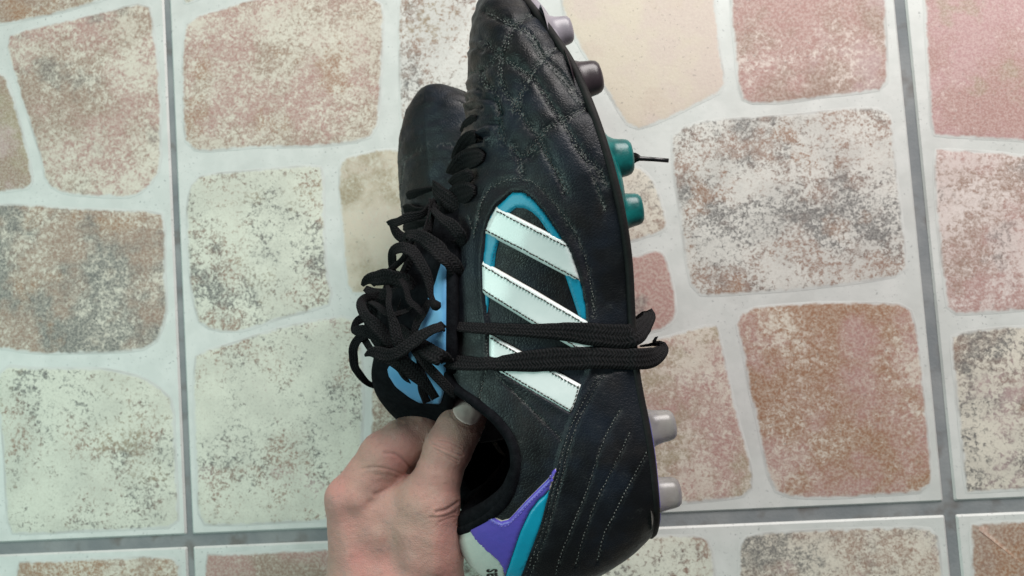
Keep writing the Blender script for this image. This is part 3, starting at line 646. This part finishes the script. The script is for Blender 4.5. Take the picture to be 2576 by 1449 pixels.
STUDS = [((1392, 84), (1440, 72), 2.4, 'grey', .80), ((1452, 206), (1514, 190), 3.2, 'plum', .95), ((1535, 402), (1592, 394), 3.6, 'teal', 1.02), ((1566, 532), (1617, 524), 3.3, 'teal', .90),
         ((1628, 1078), (1699, 1066), 2.2, 'clear', .90), ((1640, 1246), (1712, 1236), 1.9, 'clear', .90)]
for b_, t_, z_, m_, r_ in STUDS:
    stud(b_, t_, z_, M[m_], r_); 
for b_, t_, z_, m_, r_ in STUDS: stud((b_[0] - 6, b_[1]), (t_[0] - 10, t_[1]), -z_, M[m_], r_)
# --- tongue
TG = np.array([(420, 1174, 1186, 0, .5), (470, 1158, 1180, 0, 1.0), (540, 1105, 1165, 0, 1.6), (620, 1050, 1158, 0, 2.0), (700, 1010, 1150, 0, 2.3), (800, 968, 1150, 0, 2.4), (880, 955, 1150, -.2, 2.5),
               (940, 945, 1150, -.6, 2.4), (985, 955, 1145, -1.1, 2.1), (1020, 978, 1140, -1.7, 1.7), (1048, 1004, 1130, -2.2, 1.35), (1062, 1022, 1115, -2.5, 1.1)], float)
ts = cr(TG, 70); NW = 33; Vt = []
for y_, xc, xe, zc, hw in ts:
    for w in np.linspace(-1, 1, NW): Vt.append(q(xc + (xe - xc) * abs(w)**1.9, y_ , zc + w * hw))
Ft = [(i * NW + k, i * NW + k + 1, (i + 1) * NW + k + 1, (i + 1) * NW + k) for i in range(len(ts) - 1) for k in range(NW - 1)]
tongue_bvh = BVHTree.FromPolygons([tuple(v) for v in Vt], Ft)
tongue = part('tongue', Vt, Ft, M['binding']); md = tongue.modifiers.new('thickness', 'SOLIDIFY'); md.thickness = .004; md.offset = 0
patch('blue_tongue_panel', [(1125, 640), (1100, 720), (1060, 800), (1030, 860), (1000, 905), (983, 923), (986, 940), (1002, 965), (1035, 990), (1059, 1003), (1083, 1004), (1110, 1006), (1126, 960), (1128, 800), (1130, 640)], M['tongueblue'], .0019, .0027, tongue, step=8, bvh=tongue_bvh)

# --- laces
def ribbon(name, pts, parent=None, on=None, n=None, w=6.5, h=.95, lift=.0014, twist=0):
    """pts: px, py, off_cm, width factor, roll in degrees"""
    P = np.array([tuple(p) + (1., 0.)[len(p) - 3:] if len(p) < 5 else p for p in pts], float)
    n = n or max(int(np.linalg.norm(np.diff(P[:, :2], axis=0), axis=1).sum() / 6), 12)
    S_ = cr(P, n); C = []; NN = []
    for x, y, o, ww, roll in S_:
        c = q(x, y, o); nn = np.array([0, 0, 1.])
        if on is not None:
            s, m_ = surf((x, y), lift, on)
            if s is not None and s[2] > c[2] - .02: c = s; nn = m_
        C.append(c); NN.append(nn)
    C = np.array(C); NN = np.array(NN)
    for _ in range(2 if twist else 6): C[1:-1] = .5 * C[1:-1] + .25 * (C[:-2] + C[2:]); NN[1:-1] = .5 * NN[1:-1] + .25 * (NN[:-2] + NN[2:])
    if twist: C = C + np.array([[noise.noise(Vector((k * .16, sd_, 0))), noise.noise(Vector((k * .16, sd_, 7))), .5 * noise.noise(Vector((k * .16, sd_, 3)))] for sd_ in [rng.random() * 50] for k in range(n)]) * .0013
    Tn = np.gradient(C, axis=0); Tn /= np.linalg.norm(Tn, axis=1)[:, None] + 1e-12
    al = np.concatenate([[0], np.cumsum(np.linalg.norm(np.diff(C, axis=0), axis=1))]); sh = rng.random() * 3
    V = []; U = []; sec = [(-1, 0), (-.93, .85), (-.5, 1.1), (0, .9), (.5, 1.1), (.93, .85), (1, 0), (.93, -.85), (.5, -1.1), (0, -.9), (-.5, -1.1), (-.93, -.85)]; K = len(sec)
    for i in range(n):
        s = np.cross(Tn[i], NN[i]); s /= np.linalg.norm(s) + 1e-9; u = np.cross(s, Tn[i]); r = math.radians(S_[i, 4] + twist * noise.noise(Vector((al[i] * 75, sh * 3, 5))))
        s, u = s * math.cos(r) + u * math.sin(r), u * math.cos(r) - s * math.sin(r)
        wob = 1 + .10 * noise.noise(Vector((al[i] * 160, sh, 0))); hw = w * .0005 * S_[i, 3] * wob
        for a_, b_ in sec:
            V.append(C[i] + s * a_ * hw + u * (b_ * h * .0005 + .0004 * noise.noise(Vector((al[i] * 220, a_ + sh, 1))))); U.append((al[i], a_ * .5 + .5, 0))
    F = [(i * K + k, i * K + (k + 1) % K, (i + 1) * K + (k + 1) % K, (i + 1) * K + k) for i in range(n - 1) for k in range(K)]
    F += [tuple(range(K))[::-1], tuple(range((n - 1) * K, n * K))]
    o = part(name, V, F, M['lace'], parent)
    at = o.data.attributes.new('lace_uv', 'FLOAT_VECTOR', 'POINT'); at.data.foreach_set('vector', np.array(U, np.float32).ravel())
    return o
# lacing through the eyelets: bars over the throat (copied to the second boot as well)
BARS = [[(1222, 398, 2.6, .55, 0), (1205, 400, 2.9, 1.25, 10), (1176, 404, 2.2, 1.35, 25), (1150, 416, 1.0, 1.1, 50), (1136, 436, -.6, .8, 60)],
        [(1200, 480, 2.7, .55, 0), (1186, 482, 2.8, 1.3, 5), (1160, 490, 2.0, 1.5, 25), (1136, 505, .8, 1.1, 50), (1110, 520, -1.0, .9, 60)],
        [(1196, 340, 2.5, .7, 10), (1180, 352, 1.6, 1.2, 30), (1160, 380, .6, 1.1, 50), (1148, 400, -.8, .8, 60)],
        [(1200, 300, 2.2, .5, 10), (1190, 306, 1.8, .9, 25), (1176, 318, .8, .9, 45), (1166, 332, -.4, .6, 60)],
        [(1190, 440, 2.6, .5, 0), (1174, 444, 2.5, .9, 10), (1156, 452, 1.6, 1.0, 30), (1138, 464, .4, .8, 50)],
        [(1165, 530, 1.6, 1.0, 10), (1120, 500, 1.2, 1.2, 20), (1090, 470, .2, 1.0, 50)]]
bars = [ribbon('lace', b, on=near_bvh if k < 2 else None, w=6.6, h=1.2) for k, b in enumerate(BARS)]
LACES = [   # a: flap to the left, b: twisted pair, c: leaf loop, d: wide band, e: arch with knotted end, f: big flat band ...
 [(1095, 500, .6, .45, 30), (1066, 538, 1.2, .5, 20), (1022, 551, 1.1, .62, 5), (992, 561, .6, .55, 0), (979, 562, .2, .25, 0)],
 [(982, 560, .2, .3, 0), (994, 578, .2, .6, 0), (1012, 600, .2, .7, 0), (1040, 615, .4, .6, 0)],
 [(1086, 505, 1.3, .35, 40), (1074, 545, 1.7, .3, 60), (1064, 580, 1.9, .35, 50), (1056, 600, 2.0, .4, 30)],
 [(1096, 512, 1.2, .35, 40), (1090, 548, 1.5, .3, 55), (1080, 585, 1.7, .4, 30)],
 [(1088, 528, 1.4, .4, 20), (1108, 545, 2.1, .55, 10), (1136, 566, 2.5, .8, 0), (1158, 590, 2.6, .8, -8), (1160, 608, 2.3, .55, -10), (1140, 612, 1.9, .5, 0)],
 [(1022, 612, .8, .5, 20), (1024, 592, 1.5, .6, 15), (1046, 590, 2.0, .75, 10), (1080, 612, 2.5, .95, 0), (1118, 646, 2.7, 1.0, 0), (1150, 680, 2.5, .95, -5), (1160, 698, 2.1, .6, -10)],
 [(990, 690, .2, .5, 20), (984, 662, .7, .55, 15), (988, 636, 1.3, .6, 10), (1010, 624, 1.9, .68, 5), (1036, 636, 2.4, .72, 0), (1060, 668, 2.7, .66, 0), (1080, 712, 2.8, .52, 10), (1090, 748, 2.8, .38, 20), (1099, 773, 2.8, .34, 0)],
 [(912, 717, .2, .25, 0), (926, 707, .8, .62, 0), (952, 698, 1.3, .95, 0), (985, 697, 1.7, 1.0, 0), (1016, 706, 1.9, .9, 5), (1048, 722, 2.0, .7, 10)],
 [(918, 724, -.2, .4, 0), (938, 738, .0, .7, 0), (970, 742, .4, .9, 0), (1010, 740, .8, .8, 0)],
 [(974, 716, 1.7, .25, 20), (978, 745, 2.2, .36, 10), (983, 780, 2.5, .42, 0), (992, 820, 2.6, .62, 0), (1004, 856, 2.6, .75, 0), (1016, 880, 2.4, .6, 0)],
 [(950, 744, .2, .5, 0), (920, 750, .5, .5, 0), (903, 768, .9, .6, 0), (914, 790, 1.3, .75, 0), (940, 815, 1.7, .8, 0), (968, 846, 1.9, .75, 0), (990, 872, 1.9, .6, 0)],
 [(1080, 752, 2.2, .4, 20), (1066, 778, 2.3, .46, 10), (1052, 806, 2.3, .46, 0), (1040, 845, 2.3, .42, 10), (1032, 872, 2.1, .4, 10)],
 [(930, 790, -.1, .5, 0), (902, 802, .2, .55, 0), (884, 829, .3, .4, 0), (898, 834, .7, .65, 0), (928, 838, 1.1, .72, 0), (958, 856, 1.5, .65, 0), (985, 880, 1.6, .5, 0)],
 [(935, 838, .1, .5, 0), (906, 846, .1, .55, 0), (891, 874, -.1, .58, 0), (888, 908, -.4, .56, 0), (902, 940, -.7, .5, 0), (924, 962, -1.0, .4, 0), (950, 974, -1.3, .35, 0), (975, 980, -1.5, .35, 0)],
 [(912, 842, -.2, .4, 0), (926, 866, .0, .45, 0), (944, 890, .2, .4, 0)],
 [(1062, 620, .6, 1.1, 0), (1046, 690, .9, 1.3, 0), (1030, 770, 1.0, 1.4, 0), (1016, 850, .9, 1.3, 0)],
 [(1000, 680, -.2, 1.1, 0), (985, 740, .1, 1.3, 0), (970, 800, .3, 1.4, 0), (985, 870, .5, 1.2, 0)],
 [(940, 730, -.4, .8, 0), (935, 790, -.2, 1.1, 0), (950, 840, .0, 1.1, 0), (975, 880, .2, .9, 0)],
 [(1046, 868, 1.8, .4, 20), (1056, 905, 1.7, .45, 15), (1060, 945, 1.4, .48, 10), (1061, 980, 1.1, .5, 10), (1074, 1012, .4, .5, 10)],
 [(1012, 885, 1.6, .7, 0), (1012, 918, 1.2, .9, 0), (1026, 948, .9, .7, 0), (1040, 962, .7, .3, 0)],
 [(1000, 830, 1.3, .9, 0), (1030, 850, 1.9, .9, 0), (1050, 870, 2.1, .6, 0)],
]
LACES += [[(1040, 600, 1.9, .35, 20), (1010, 650, 1.6, .4, 30), (970, 690, 1.2, .35, 20), (940, 720, .9, .3, 30)], [(1010, 700, 2.2, .35, 30), (1030, 750, 2.5, .4, 20), (1060, 790, 2.5, .35, 30)], [(930, 760, 1.2, .3, 30), (960, 780, 1.9, .4, 20), (1000, 790, 2.3, .35, 40), (1040, 770, 2.3, .3, 30)],
 [(1000, 890, 2.0, .6, 0), (1026, 922, 1.9, .9, 0), (1052, 946, 1.8, .95, 0), (1078, 975, 1.7, .6, 0), (1096, 1002, 1.4, .5, 0)],
 [(1038, 872, 2.3, .5, 0), (1070, 915, 2.3, .58, 0), (1104, 952, 2.2, .6, 0), (1132, 982, 2.0, .6, 0), (1150, 996, 1.8, .5, 0)],
 [(975, 905, 1.3, .5, 0), (1000, 918, 1.5, .6, 0), (1020, 945, 1.3, .4, 0)]]
for k_, L in enumerate(LACES):
    flat_ = L[0][1] >= 865
    ribbon('lace', [(p[0], p[1], p[2] + (.25 if flat_ else 0)) + tuple(p[3:]) for p in L], w=7.2, h=.7, twist=0 if flat_ else 55)
# the two free ends wound round the waist of the boot
ribbon('lace', [(919, 894, 1.6, .2, 0), (938, 884, 1.9, .75, 0), (966, 894, 2.2, 1.0, 0), (1000, 888, 2.6, .85, 5), (1050, 852, 2.8, .95, 30), (1090, 828, 3.0, .8, 40), (1130, 820, 3.1, .75, 40), (1220, 826, 3.6, .8, 30), (1320, 830, 4.0, .85, 15),
   (1420, 833, 4.2, 1.25, 0), (1500, 841, 4.2, 1.5, 0), (1570, 846, 4.0, 1.55, 0), (1600, 838, 3.6, 1.5, 10), (1622, 815, 2.6, 1.1, 20), (1636, 795, 1.2, .9, 30), (1628, 782, 0, .8, 40), (1606, 800, -1.4, .9, 40)], on=near_bvh, w=6.3, lift=.0018)
ribbon('lace', [(1052, 858, 2.3, .8, 30), (1080, 885, 2.7, 1.1, 10), (1120, 905, 3.0, 1.1, 5), (1180, 914, 3.3, .95, 20), (1240, 914, 3.6, .95, 15), (1330, 908, 4.0, 1.4, 0), (1420, 902, 4.2, 1.45, 0), (1510, 900, 4.2, 1.4, 0), (1590, 903, 3.9, 1.4, 0), (1640, 900, 3.2, 1.35, 0),
   (1664, 884, 2.6, 1.0, 20), (1668, 872, 2.0, .8, 30), (1650, 866, 1.2, .6, 50), (1622, 870, -.4, .8, 50)], on=near_bvh, w=6.3, lift=.0019)
part('lace', *tube([q(1648, 868, 1.9), q(1646, 858, 2.0), q(1650, 850, 2.1), q(1655, 847, 2.0)], [.0011, .0009, .0006, .0002], 6), M['lace'])
le = ribbon('lace', [(1540, 440, -2.2, 1.0, 30), (1570, 410, -1.6, 1.0, 20), (1595, 396, -1.0, .9, 0), (1608, 398, -.8, .45, 0)], w=6)
part('aglet', *tube([q(1604, 398, -.8), q(1612, 399, -.8), q(1645, 401, -.6), q(1682, 404, -.4)], [.0014, .0011, .0010, .0010], 10), M['aglet'], le)
part('lace_knot', *tube([q(1091, 762, 2.7), q(1098, 770, 2.8), q(1103, 776, 2.75)], [.0018, .0024, .0015], 8), M['lace'])

# ------------------------------------------------------------------ second boot of the pair, mirrored, behind and below
def toe_frame():
    S2 = Matrix.Translation(q(1094, 214, -10.0)) @ Matrix.Rotation(math.radians(7), 4, 'Z') @ Matrix.Rotation(math.radians(60), 4, 'Y') @ Matrix.Diagonal((1, 1, -1, 1)) @ Matrix.Translation(-Vector(q(1262, -18, 0)))
    return LOCAL @ S2 @ Matrix.Translation(ORIGIN)
boot2 = empty('football_boot', toe_frame(), 'black football boot behind, only its scuffed toe and vamp showing past the nearer boot', 'boot', 'pair of football boots')
disp2 = .0005 * nz + .0004 * nz2 - .0005 * np.exp(-(puff / 5)**2)
G2 = G + N * (disp2.reshape(NC, NR) * fade)[:, :, None]; G2[cz, -1, 2] = 0; G2[0, :, 2] = G2[-1, :, 2] = 0; W0 = G2.reshape(-1, 3)
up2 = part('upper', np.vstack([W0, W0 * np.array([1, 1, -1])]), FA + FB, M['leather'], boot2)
a = up2.data.attributes.new('wear', 'FLOAT', 'POINT'); a.data.foreach_set('value', np.concatenate([wear, wear]).astype(np.float32) * .8)
bm = bmesh.new(); bm.from_mesh(up2.data); bmesh.ops.remove_doubles(bm, verts=bm.verts, dist=2e-5); bmesh.ops.recalc_face_normals(bm, faces=bm.faces); bm.to_mesh(up2.data); bm.free()
sol = up2.modifiers.new('thickness', 'SOLIDIFY'); sol.thickness = .0025; sol.offset = -1
KEEP = ( 'tongue', 'collar_binding', 'sole_rim', 'sole_plate', 'stud', 'white_stripe', 'blue_trim', 'white_heel_tab', 'insole', 'collar_padding', 'seam_stitching')
for ch in list(boot.children):
    nm = ch.name.split('.')[0]
    if nm in KEEP or ch in bars:
        c = ch.copy(); scene.collection.objects.link(c); c.parent = boot2
        if nm == 'seam_stitching':
            c2 = ch.copy(); scene.collection.objects.link(c2); c2.parent = boot2; c2.scale = (1, 1, -1)
        for g2 in ch.children:
            d = g2.copy(); scene.collection.objects.link(d); d.parent = c

# ------------------------------------------------------------------ the hand
def surface_nets(f, h, o):
    s = f < 0; X, Y, Z = f.shape
    c = np.zeros((X - 1, Y - 1, Z - 1), int)
    for dx in (0, 1):
        for dy in (0, 1):
            for dz in (0, 1): c += s[dx:X - 1 + dx, dy:Y - 1 + dy, dz:Z - 1 + dz]
    act = (c > 0) & (c < 8); ids = -np.ones(c.shape, int); I = np.argwhere(act); ids[act] = np.arange(len(I))
    acc = np.zeros((len(I), 3)); cnt = np.zeros(len(I)); cor = [(a, b, d) for a in (0, 1) for b in (0, 1) for d in (0, 1)]
    for a in cor:
        for ax in range(3):
            if a[ax]: continue
            b = list(a); b[ax] = 1
            fa = f[I[:, 0] + a[0], I[:, 1] + a[1], I[:, 2] + a[2]]; fb = f[I[:, 0] + b[0], I[:, 1] + b[1], I[:, 2] + b[2]]
            m = (fa < 0) != (fb < 0); t = np.where(m, fa / np.where(m, fa - fb, 1), 0)
            p = np.tile(np.array(a, float), (len(I), 1)); p[:, ax] += t; acc += p * m[:, None]; cnt += m
    V = (I + acc / cnt[:, None]) * h + o; F = []
    for ax in range(3):
        u, w = [(1, 2), (2, 0), (0, 1)][ax]; sl0 = [slice(1, -1)] * 3; sl1 = [slice(1, -1)] * 3
        sl0[ax] = slice(0, -1); sl1[ax] = slice(1, None); a = s[tuple(sl0)]; b = s[tuple(sl1)]
        E = np.argwhere(a != b); st = a[a != b]; E0 = E.copy()
        for k in range(3):
            if k != ax: E0[:, k] += 1
        du = np.zeros(3, int); du[u] = 1; dw = np.zeros(3, int); dw[w] = 1
        gi = lambda e: ids[e[:, 0], e[:, 1], e[:, 2]]
        Q = np.stack([gi(E0), gi(E0 - du), gi(E0 - du - dw), gi(E0 - dw)], 1)
        Q[~st] = Q[~st][:, ::-1]; F.append(Q)
    return V, np.vstack(F)
def cone(P, a, b, ra, rb):
    ba = (b - a).astype(np.float32); a = a.astype(np.float32); x, y, z = P[..., 0] - a[0], P[..., 1] - a[1], P[..., 2] - a[2]
    t = np.clip((x * ba[0] + y * ba[1] + z * ba[2]) / (ba @ ba), 0, 1); x -= t * ba[0]; y -= t * ba[1]; z -= t * ba[2]
    return np.sqrt(x * x + y * y + z * z) - (np.float32(ra) + np.float32(rb - ra) * t)
def smin(a, b, k):
    h = np.clip(.5 + .5 * (b - a) / k, 0, 1); return b + (a - b) * h - k * h * (1 - h)
def chain(P, pts, k=.35):
    r = None
    for (x, y, o, ra), (x2, y2, o2, rb) in zip(pts[:-1], pts[1:]):
        d = cone(P, q(x, y, o) * 100, q(x2, y2, o2) * 100, ra, rb); r = d if r is None else smin(r, d, k)
    return r
HS = .10
lo = np.array([q(760, 1900, -7)[0] * 100 - 2.2, q(900, 1720, -2)[1] * 100, -7.4]); hi = np.array([q(1260, 1000, 0)[0] * 100, q(900, 960, 0)[1] * 100, 2.9])
gx, gy, gz = (np.arange(l, h_, HS) for l, h_ in zip(lo, hi)); GP = np.stack(np.meshgrid(gx, gy, gz, indexing='ij'), -1).astype(np.float32)
palm = chain(GP, [(946, 1980, -1.8, 2.3), (950, 1620, -1.6, 2.15), (938, 1480, -1.4, 2.05), (884, 1256, -1.0, 1.12)], .6)
palm = smin(palm, chain(GP, [(1050, 1980, -1.4, 2.2), (1052, 1620, -1.2, 2.0), (1066, 1480, -.9, 1.78), (1076, 1380, -.5, 1.52), (1078, 1272, -.25, 1.27)], .6), .9)
palm = smin(palm, chain(GP, [(905, 1300, -1.5, 1.0), (985, 1300, -1.1, 1.35), (1060, 1290, -.8, 1.1)], .6), .8)
palm = smin(palm, chain(GP, [(950, 1480, -2.4, 1.9), (895, 1290, -2.6, 1.15)], .6), .8)
palm = smin(palm, chain(GP, [(960, 1490, -3.2, 1.7), (915, 1335, -3.9, 1.05)], .6), .8)
palm = smin(palm, chain(GP, [(980, 1500, -3.8, 1.5), (945, 1380, -4.9, .95)], .6), .8)
thumb = chain(GP, [(1074, 1320, -.3, 1.38), (1081, 1262, -.2, 1.2), (1103, 1195, -.15, 1.03), (1128, 1128, -.15, 1.06), (1153, 1080, -.3, 1.0), (1176, 1042, -.6, .86), (1192, 1012, -1.0, .62)], .30)
index = chain(GP, [(884, 1256, -1.0, 1.12), (925, 1205, -.95, 1.08), (968, 1146, -1.0, 1.14), (1012, 1112, -1.2, 1.04), (1066, 1086, -1.6, 1.0), (1106, 1082, -2.3, .88), (1130, 1096, -2.9, .7)], .28)
middle = chain(GP, [(895, 1290, -2.6, 1.12), (978, 1180, -3.3, 1.05), (1062, 1130, -3.9, .9), (1120, 1128, -4.3, .75)], .25)
ringf = chain(GP, [(915, 1335, -3.9, 1.02), (1000, 1225, -5.0, .95), (1075, 1180, -5.5, .82), (1120, 1178, -5.7, .7)], .25)
little = chain(GP, [(945, 1380, -4.9, .92), (1020, 1290, -6.0, .82), (1080, 1255, -6.3, .7), (1115, 1252, -6.4, .6)], .25)
web = cone(GP, q(985, 1262, -1.15) * 100, q(1062, 1232, -.75) * 100, .95, .75)
hand = smin(palm, web, .55)
hand = smin(smin(hand, thumb, .55), smin(hand, index, .40), .04)
hand = smin(smin(smin(hand, middle, .12), ringf, .10), little, .10)
HV, HF = surface_nets(hand, HS, np.array([gx[0], gy[0], gz[0]])); HV = HV / 100
del GP
# smooth, then press creases into the skin
ed = np.vstack([HF[:, [0, 1]], HF[:, [1, 2]], HF[:, [2, 3]], HF[:, [3, 0]]]); ed = np.vstack([ed, ed[:, ::-1]]); nv = len(HV); deg = np.bincount(ed[:, 0], minlength=nv)[:, None]
for lam in (.5, -.52) * 5:
    avg = np.stack([np.bincount(ed[:, 0], weights=HV[ed[:, 1], k], minlength=nv) for k in range(3)], 1) / deg; HV = HV + lam * (avg - HV)
e4 = np.sort(np.stack([HF, np.roll(HF, -1, 1)], 2).reshape(-1, 2), 1); key = e4[:, 0].astype(np.int64) * nv + e4[:, 1]
uk, inv = np.unique(key, return_inverse=True); inv = inv.reshape(-1, 4); em = .5 * (HV[uk // nv] + HV[uk % nv]); fc_ = HV[HF].mean(1); no = nv; ne = len(uk)
ce = np.arange(len(HF)) + no + ne; HF = np.vstack([np.stack([HF[:, k], inv[:, k] + no, ce, inv[:, k - 1] + no], 1) for k in range(4)])
HV = np.vstack([HV, em, fc_]); nv = len(HV)
fn = np.cross(HV[HF[:, 2]] - HV[HF[:, 0]], HV[HF[:, 3]] - HV[HF[:, 1]]); vn = np.zeros((nv, 3))
for k in range(4):
    for d_ in range(3): vn[:, d_] += np.bincount(HF[:, k], weights=fn[:, d_], minlength=nv)
vn /= np.linalg.norm(vn, axis=1)[:, None] + 1e-12
if (vn * (HV - HV.mean(0))).sum() < 0: vn = -vn; HF = HF[:, ::-1]
hp = topx(HV); frontal = smooth(-.1, .35, vn[:, 2]); dep = np.zeros(nv); crease = np.zeros(nv)
CRE = [(A5([(850, 465), (930, 500), (1010, 530), (1075, 555)]), .0006, 1.9), (A5([(865, 500), (950, 545), (1050, 590)]), .0006, 1.7), (A5([(900, 440), (980, 455), (1070, 500)]), .0005, 1.7), (A5([(900, 535), (980, 580), (1040, 610)]), .0005, 1.6),
       (A5([(920, 470), (1000, 505), (1060, 525)]), .0003, 2), (A5([(500, 535), (570, 540), (640, 590), (690, 650)]), .0006, 4.0), (A5([(330, 650), (440, 640), (560, 665), (660, 705)]), .0004, 3.0), (A5([(430, 700), (520, 695), (620, 720)]), .0002, 4),
       (A5([(880, 968), (960, 948), (1030, 900)]), .0008, 3.4), (A5([(840, 1010), (940, 1000), (1020, 975)]), .0004, 3), (A5([(900, 1042), (960, 1020), (1010, 1010)]), .0004, 3),
       (A5([(430, 840), (520, 800), (640, 720), (730, 630)]), .0006, 5),
       ([(1141, 1000), (1134, 1034), (1144, 1055), (1163, 1070), (1188, 1077), (1208, 1064)], .00018, 2.5)]
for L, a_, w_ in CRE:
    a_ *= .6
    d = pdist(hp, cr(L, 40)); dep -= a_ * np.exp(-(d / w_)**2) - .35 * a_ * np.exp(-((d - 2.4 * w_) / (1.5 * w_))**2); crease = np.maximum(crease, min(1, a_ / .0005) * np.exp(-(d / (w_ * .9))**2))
# tendons and knuckles on the back of the hand
for L, a_, w_ in ((A5([(300, 900), (420, 1100), (520, 1449)]), .0009, 26), (A5([(130, 850), (200, 1100), (260, 1449)]), .0008, 24), (A5([(960, 880), (900, 1000), (880, 1400)]), .0012, 26), (A5([(290, 900), (260, 860)]), .0012, 30)):
    dep += a_ * np.exp(-(pdist(hp, cr(L, 30)) / w_)**2)
for L, a_, w_ in ((A5([(440, 1050), (520, 1150), (600, 1400)]), .0011, 24), (A5([(700, 1080), (760, 1250), (780, 1449)]), .0010, 34), (A5([(230, 1000), (330, 1300)]), .0006, 24)):
    dep -= a_ * np.exp(-(pdist(hp, cr(L, 30)) / w_)**2)
lump = np.array([noise.noise(Vector(p) * 70) for p in HV]) * .0004
lump += .00013 * np.array([noise.noise(Vector(p) * 420) for p in HV])
HV2 = HV + vn * (dep * frontal + lump)[:, None]
red = np.zeros(nv)
for (x, y, w_, s_) in ((600, 600, 130, 1.0), (560, 500, 90, .6), (850, 320, 120, .5), (950, 960, 110, .7), (430, 760, 90, .6), (330, 1300, 120, .35), (700, 450, 120, .7), (500, 1000, 80, .5), (640, 1300, 90, .4), (1100, 340, 60, .5)):
    c_ = np.array(A5([(x, y)])[0]); red = np.maximum(red, s_ * np.exp(-((hp - c_)**2).sum(1) / (w_ * .3387)**2))
HORG = q(1000, 1700, -1.5)
hme = new_mesh('hand', HV2 - HORG, HF, M['skin'])
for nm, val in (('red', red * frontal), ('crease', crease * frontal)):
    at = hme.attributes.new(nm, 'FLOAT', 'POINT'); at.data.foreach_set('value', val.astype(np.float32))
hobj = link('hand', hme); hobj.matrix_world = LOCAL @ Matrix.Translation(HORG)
hobj['label'] = 'bare left hand pinching the boot tongue between thumb and curled index finger'; hobj['category'] = 'hand'
hbvh = BVHTree.FromPolygons([tuple(v) for v in HV2], [tuple(map(int, f)) for f in HF])
save_o, ORIGIN = ORIGIN, HORG
NAIL = chaikin([(1140, 1010), (1136, 1034), (1146, 1052), (1164, 1066), (1188, 1073), (1205, 1062), (1222, 1030), (1200, 990), (1165, 980)], 2)
patch('thumb_nail', NAIL, M['nail'], -.0006, .0002, hobj, step=4, bvh=hbvh, dome=.0003)
ORIGIN = save_o
